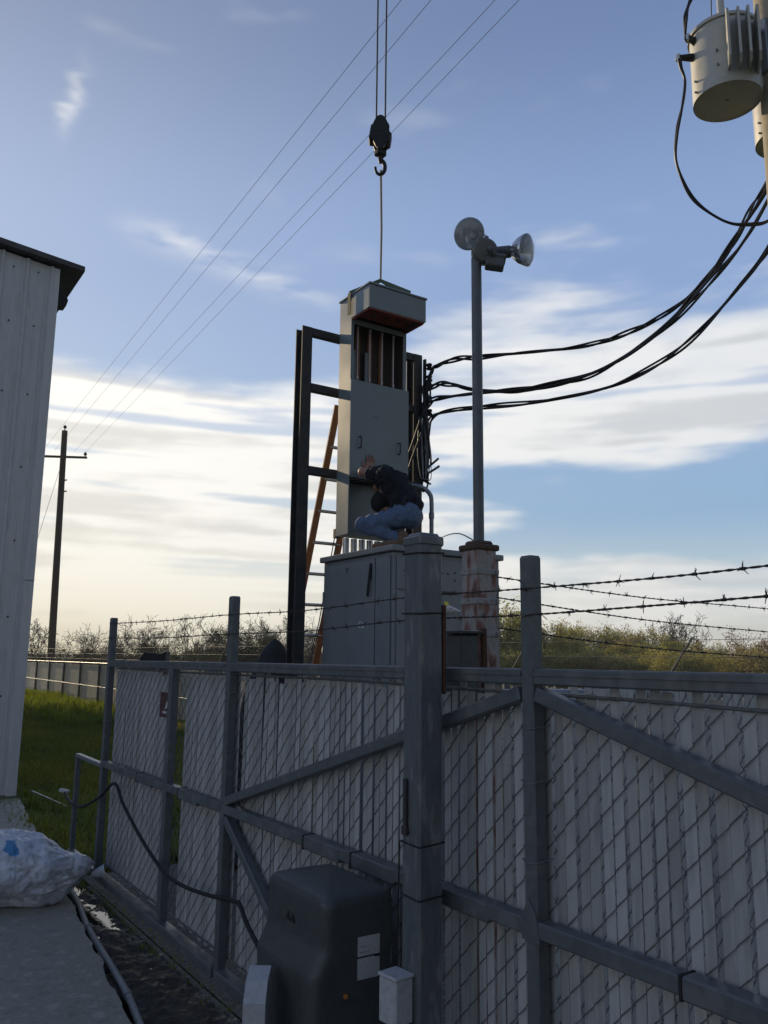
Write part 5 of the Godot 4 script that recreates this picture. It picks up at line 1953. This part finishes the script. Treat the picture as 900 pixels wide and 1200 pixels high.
# ------------------------------------------------------------------ trees
func grow(wood: Geo, leaf: Geo, p: Vector3, d: Vector3, len: float, r: float, lvl: int, top: int, o: Dictionary, rr: RandomNumberGenerator) -> void:
	var pts := PackedVector3Array([p])
	var q := p
	var dir := d
	var n := 3 if lvl < top - 1 else 2
	for i in n:
		dir = (dir + Vector3(rr.randfn(0, .16), rr.randfn(0, .10) + o.lift, rr.randfn(0, .16))).normalized()
		q += dir * len / n
		pts.append(q)
	wood.tube(pts, r, r * .6, 5 if lvl == 0 else 3, false)
	if lvl >= top:
		if o.leaves > 0:
			for k in o.leaves:
				var at: Vector3 = pts[1 + rr.randi() % (pts.size() - 1)] + Vector3(rr.randfn(0, .10), rr.randfn(0, .09), rr.randfn(0, .10)) * o.fuzz
				var s: float = o.size * rr.randf_range(.6, 1.3)
				var u := Vector3(rr.randfn(0, 1), rr.randfn(0, 1), rr.randfn(0, 1)).normalized()
				var w := u.cross(Vector3(rr.randfn(0, 1), rr.randfn(0, 1), rr.randfn(0, 1))).normalized()
				var c: Color = (o.c0 as Color).lerp(o.c1, rr.randf())
				leaf.col = c
				leaf.quad(at - u * s, at - w * s * .45, at + u * s, at + w * s * .45, u.cross(w))
		return
	var kids: int = o.kids[mini(lvl, o.kids.size() - 1)]
	for k in kids:
		var f := rr.randf_range(.35, 1.0) if k > 0 else 1.0
		if lvl == 0:
			f = rr.randf_range(o.bare, 1.0)
		var at := pts[0].lerp(pts[n], f) if f < 1.0 else pts[n]
		var seg := clampi(int(f * n), 0, n - 1)
		at = pts[seg].lerp(pts[seg + 1], clampf(f * n - seg, 0, 1))
		var a := rr.randf() * TAU
		var side := dir.cross(Vector3(cos(a), .2, sin(a))).normalized()
		var nd: Vector3 = (dir * rr.randf_range(.35, .9) + side * rr.randf_range(.5, 1.0) * o.spread).normalized()
		grow(wood, leaf, at, nd, len * rr.randf_range(.55, .82), maxf(r * rr.randf_range(.42, .6), o.twig), lvl + 1, top, o, rr)

func tree_kind(sd: int, o: Dictionary) -> Array:
	var rr := RandomNumberGenerator.new()
	rr.seed = sd
	var wood := Geo.new()
	var leaf := Geo.new()
	var trunk := Geo.new()
	var stems: int = o.stems
	for s in stems:
		var a := TAU * s / stems + rr.randf()
		var lean: float = .0 if stems == 1 else .38
		var base := Vector3(cos(a), 0, sin(a)) * (.0 if stems == 1 else .25)
		var d := Vector3(cos(a) * lean + rr.randfn(0, .06), 1, sin(a) * lean + rr.randfn(0, .06)).normalized()
		trunk.tube(PackedVector3Array([base + Vector3(0, -.1, 0), base + d * .18, base + d * .36]), .075 / sqrt(stems), .06 / sqrt(stems), 6, false)
		grow(wood, leaf, base + d * .34, d, 1.3, .055 / sqrt(stems), 0, o.top, o, rr)
	# normalise to a height of one metre
	var h := 0.0
	for g in [wood, leaf]:
		for p in g.v:
			h = maxf(h, p.y)
	for g in [wood, leaf, trunk]:
		for i in g.v.size():
			g.v[i] = g.v[i] / h
	return [trunk.mesh(), wood.mesh(), leaf.mesh(true) if leaf.v.size() else null]

func plant(kind: Array, bearing: float, dist: float, height: float, wide: float, called: String, label: String, category: String, group := "") -> void:
	var a := deg_to_rad(VIEW + bearing)
	var t := thing(called, label, category, Vector3(sin(a) * dist, -.1, -cos(a) * dist), group)
	t.rotation.y = fmod(bearing * 37.0, TAU)
	t.scale = Vector3(height * wide, height, height * wide)
	part("trunk", kind[0], M.bark, t)
	part("crown", kind[1], M.bark, t)
	if kind[2]:
		part("foliage", kind[2], M.leaf, t)

func trees() -> void:
	var bare := {"stems": 1, "top": 5, "kids": [6, 4, 4, 3, 3], "lift": .03, "spread": 1.0, "twig": .011, "leaves": 0, "bare": .25, "fuzz": 1.0, "size": .03}
	var bare2 := bare.duplicate()
	bare2.stems = 3
	bare2.kids = [5, 3, 3, 3, 3]
	var ever := {"stems": 2, "top": 4, "kids": [7, 5, 4, 3], "lift": .03, "spread": 1.0, "twig": .006, "leaves": 9, "bare": .0, "fuzz": 1.0, "size": .045, "c0": Color(.018, .028, .010), "c1": Color(.045, .058, .02)}
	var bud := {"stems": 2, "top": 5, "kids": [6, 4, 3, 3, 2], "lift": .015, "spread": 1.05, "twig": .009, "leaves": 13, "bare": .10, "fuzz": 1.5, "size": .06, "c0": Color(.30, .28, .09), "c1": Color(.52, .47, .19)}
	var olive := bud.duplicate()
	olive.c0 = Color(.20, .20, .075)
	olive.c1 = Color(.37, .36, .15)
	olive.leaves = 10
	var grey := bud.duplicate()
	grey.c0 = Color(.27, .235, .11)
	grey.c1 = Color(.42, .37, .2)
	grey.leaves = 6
	var red := bud.duplicate()
	red.c0 = Color(.17, .10, .055)
	red.c1 = Color(.27, .165, .10)
	red.leaves = 4
	var B := [tree_kind(1, bare), tree_kind(2, bare2), tree_kind(3, bare)]
	var E := [tree_kind(11, ever), tree_kind(12, ever)]
	var tall := {"stems": 1, "top": 4, "kids": [11, 6, 4, 3], "lift": .03, "spread": 1.0, "twig": .008, "leaves": 12, "bare": .95, "fuzz": 1.4, "size": .075, "c0": Color(.03, .045, .014), "c1": Color(.06, .08, .025)}
	var S := tree_kind(41, tall)
	var k := 0
	for q in [[-2.3, -39.6, 16.5], [.8, -39.2, 16.0], [3.3, -39.5, 16.5]]:  # unseen trees, placed so that their crowns shade the nearer grass
		var sh := thing("unseen_shade_tree", "unseen tall dense tree behind the metal building, %s of three" % ["leftmost", "middle", "rightmost"][k], "tree", Vector3(q[0], -.1, q[1]), "unseen shade trees behind the building")
		sh.rotation.y = 1.9 * k
		sh.scale = Vector3(q[2] * .42, q[2], q[2] * .42)
		part("trunk", S[0], M.bark, sh)
		part("crown", S[1], M.bark, sh)
		part("foliage", S[2], M.leaf, sh)
		k += 1
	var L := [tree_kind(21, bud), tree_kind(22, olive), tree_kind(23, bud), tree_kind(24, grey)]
	var R := tree_kind(31, red)
	var rr := RandomNumberGenerator.new()
	rr.seed = 6
	for q in [[-22.4, 60.0, 4.2, .85, 0, "leftmost bare tree, between metal building and utility pole"], [-19.2, 62.0, 4.0, .9, 1, "bare rounded tree just right of the distant utility pole"], [-17.6, 68.0, 3.9, .8, 2, "small bare tree behind the leftmost gate post"], [-15.9, 58.0, 4.5, .95, 1, "widest bare tree seen between the two left gate posts"], [-12.9, 58.0, 4.7, .8, 2, "tall airy bare tree left of the dark evergreens"], [-8.2, 62.0, 4.8, .8, 0, "bare tree right of the second gate post"], [-6.6, 66.0, 5.2, .75, 2, "bare tree showing left of the steel column"], [-4.6, 64.0, 4.9, .8, 1, "bare tree showing between ladder and steel column"]]:
		plant(B[q[4]], q[0], q[1], q[2], q[3], "bare_tree", q[5], "tree", "bare trees on the left horizon")
	for q in [[-11.4, 62.0, 3.7, .85, 0, "low dark evergreen left of the second gate post"], [-10.2, 60.0, 4.3, .8, 1, "dark evergreen behind the second gate post"], [-9.2, 59.0, 4.0, .85, 0, "dark evergreen just right of the second gate post"], [-7.5, 61.0, 3.9, .85, 1, "dark evergreen above the black rounded bundle"], [-14.3, 64.0, 3.0, 1.0, 0, "low dark evergreen between two bare trees"]]:
		plant(E[q[4]], q[0], q[1], q[2], q[3], "evergreen_tree", q[5], "tree", "evergreens on the left horizon")
	var b := -24.0
	while b < -1.0:
		plant(E[rr.randi() % 2], b, rr.randf_range(66, 74), rr.randf_range(2.3, 3.3), 1.35, "scrub_bush", "low dark scrub bush along the left horizon", "bush", "scrub on the left horizon")
		b += rr.randf_range(1.2, 1.7)
	b = 5.0
	var n := 0
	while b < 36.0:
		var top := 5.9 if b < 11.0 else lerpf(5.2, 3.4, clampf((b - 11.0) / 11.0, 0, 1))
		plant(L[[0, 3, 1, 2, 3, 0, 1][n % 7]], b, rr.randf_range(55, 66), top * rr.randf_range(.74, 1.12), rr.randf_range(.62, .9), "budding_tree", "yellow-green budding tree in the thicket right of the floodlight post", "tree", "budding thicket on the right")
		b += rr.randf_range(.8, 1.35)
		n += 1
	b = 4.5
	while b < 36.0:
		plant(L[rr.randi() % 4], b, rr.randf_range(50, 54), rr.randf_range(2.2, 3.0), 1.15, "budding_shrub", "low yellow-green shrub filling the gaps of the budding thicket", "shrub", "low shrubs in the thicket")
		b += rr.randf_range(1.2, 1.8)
	plant(B[0], 18.9, 60.0, 5.2, .75, "bare_tree", "lone bare tree rising above the budding thicket on the right", "tree")
	plant(R, 24.2, 55.0, 4.0, .9, "reddish_tree", "reddish twiggy tree at the right edge above the gate rail", "tree")

func _ready() -> void:
	rng.seed = 1
	materials()
	place_camera_sky_sun()
	print("sky ", Time.get_ticks_msec())
	ground()
	building()
	print("building ", Time.get_ticks_msec())
	gate()
	print("gate ", Time.get_ticks_msec())
	fences()
	print("fences ", Time.get_ticks_msec())
	gate_gear()
	cabinet()
	steel_frame()
	hoisted_panel()
	cables()
	floodlight()
	transformers()
	far_pole()
	print("gear ", Time.get_ticks_msec())
	man()
	print("man ", Time.get_ticks_msec())
	small_things()
	trees()
	print("trees ", Time.get_ticks_msec())
	grass()
	print("done ", Time.get_ticks_msec())
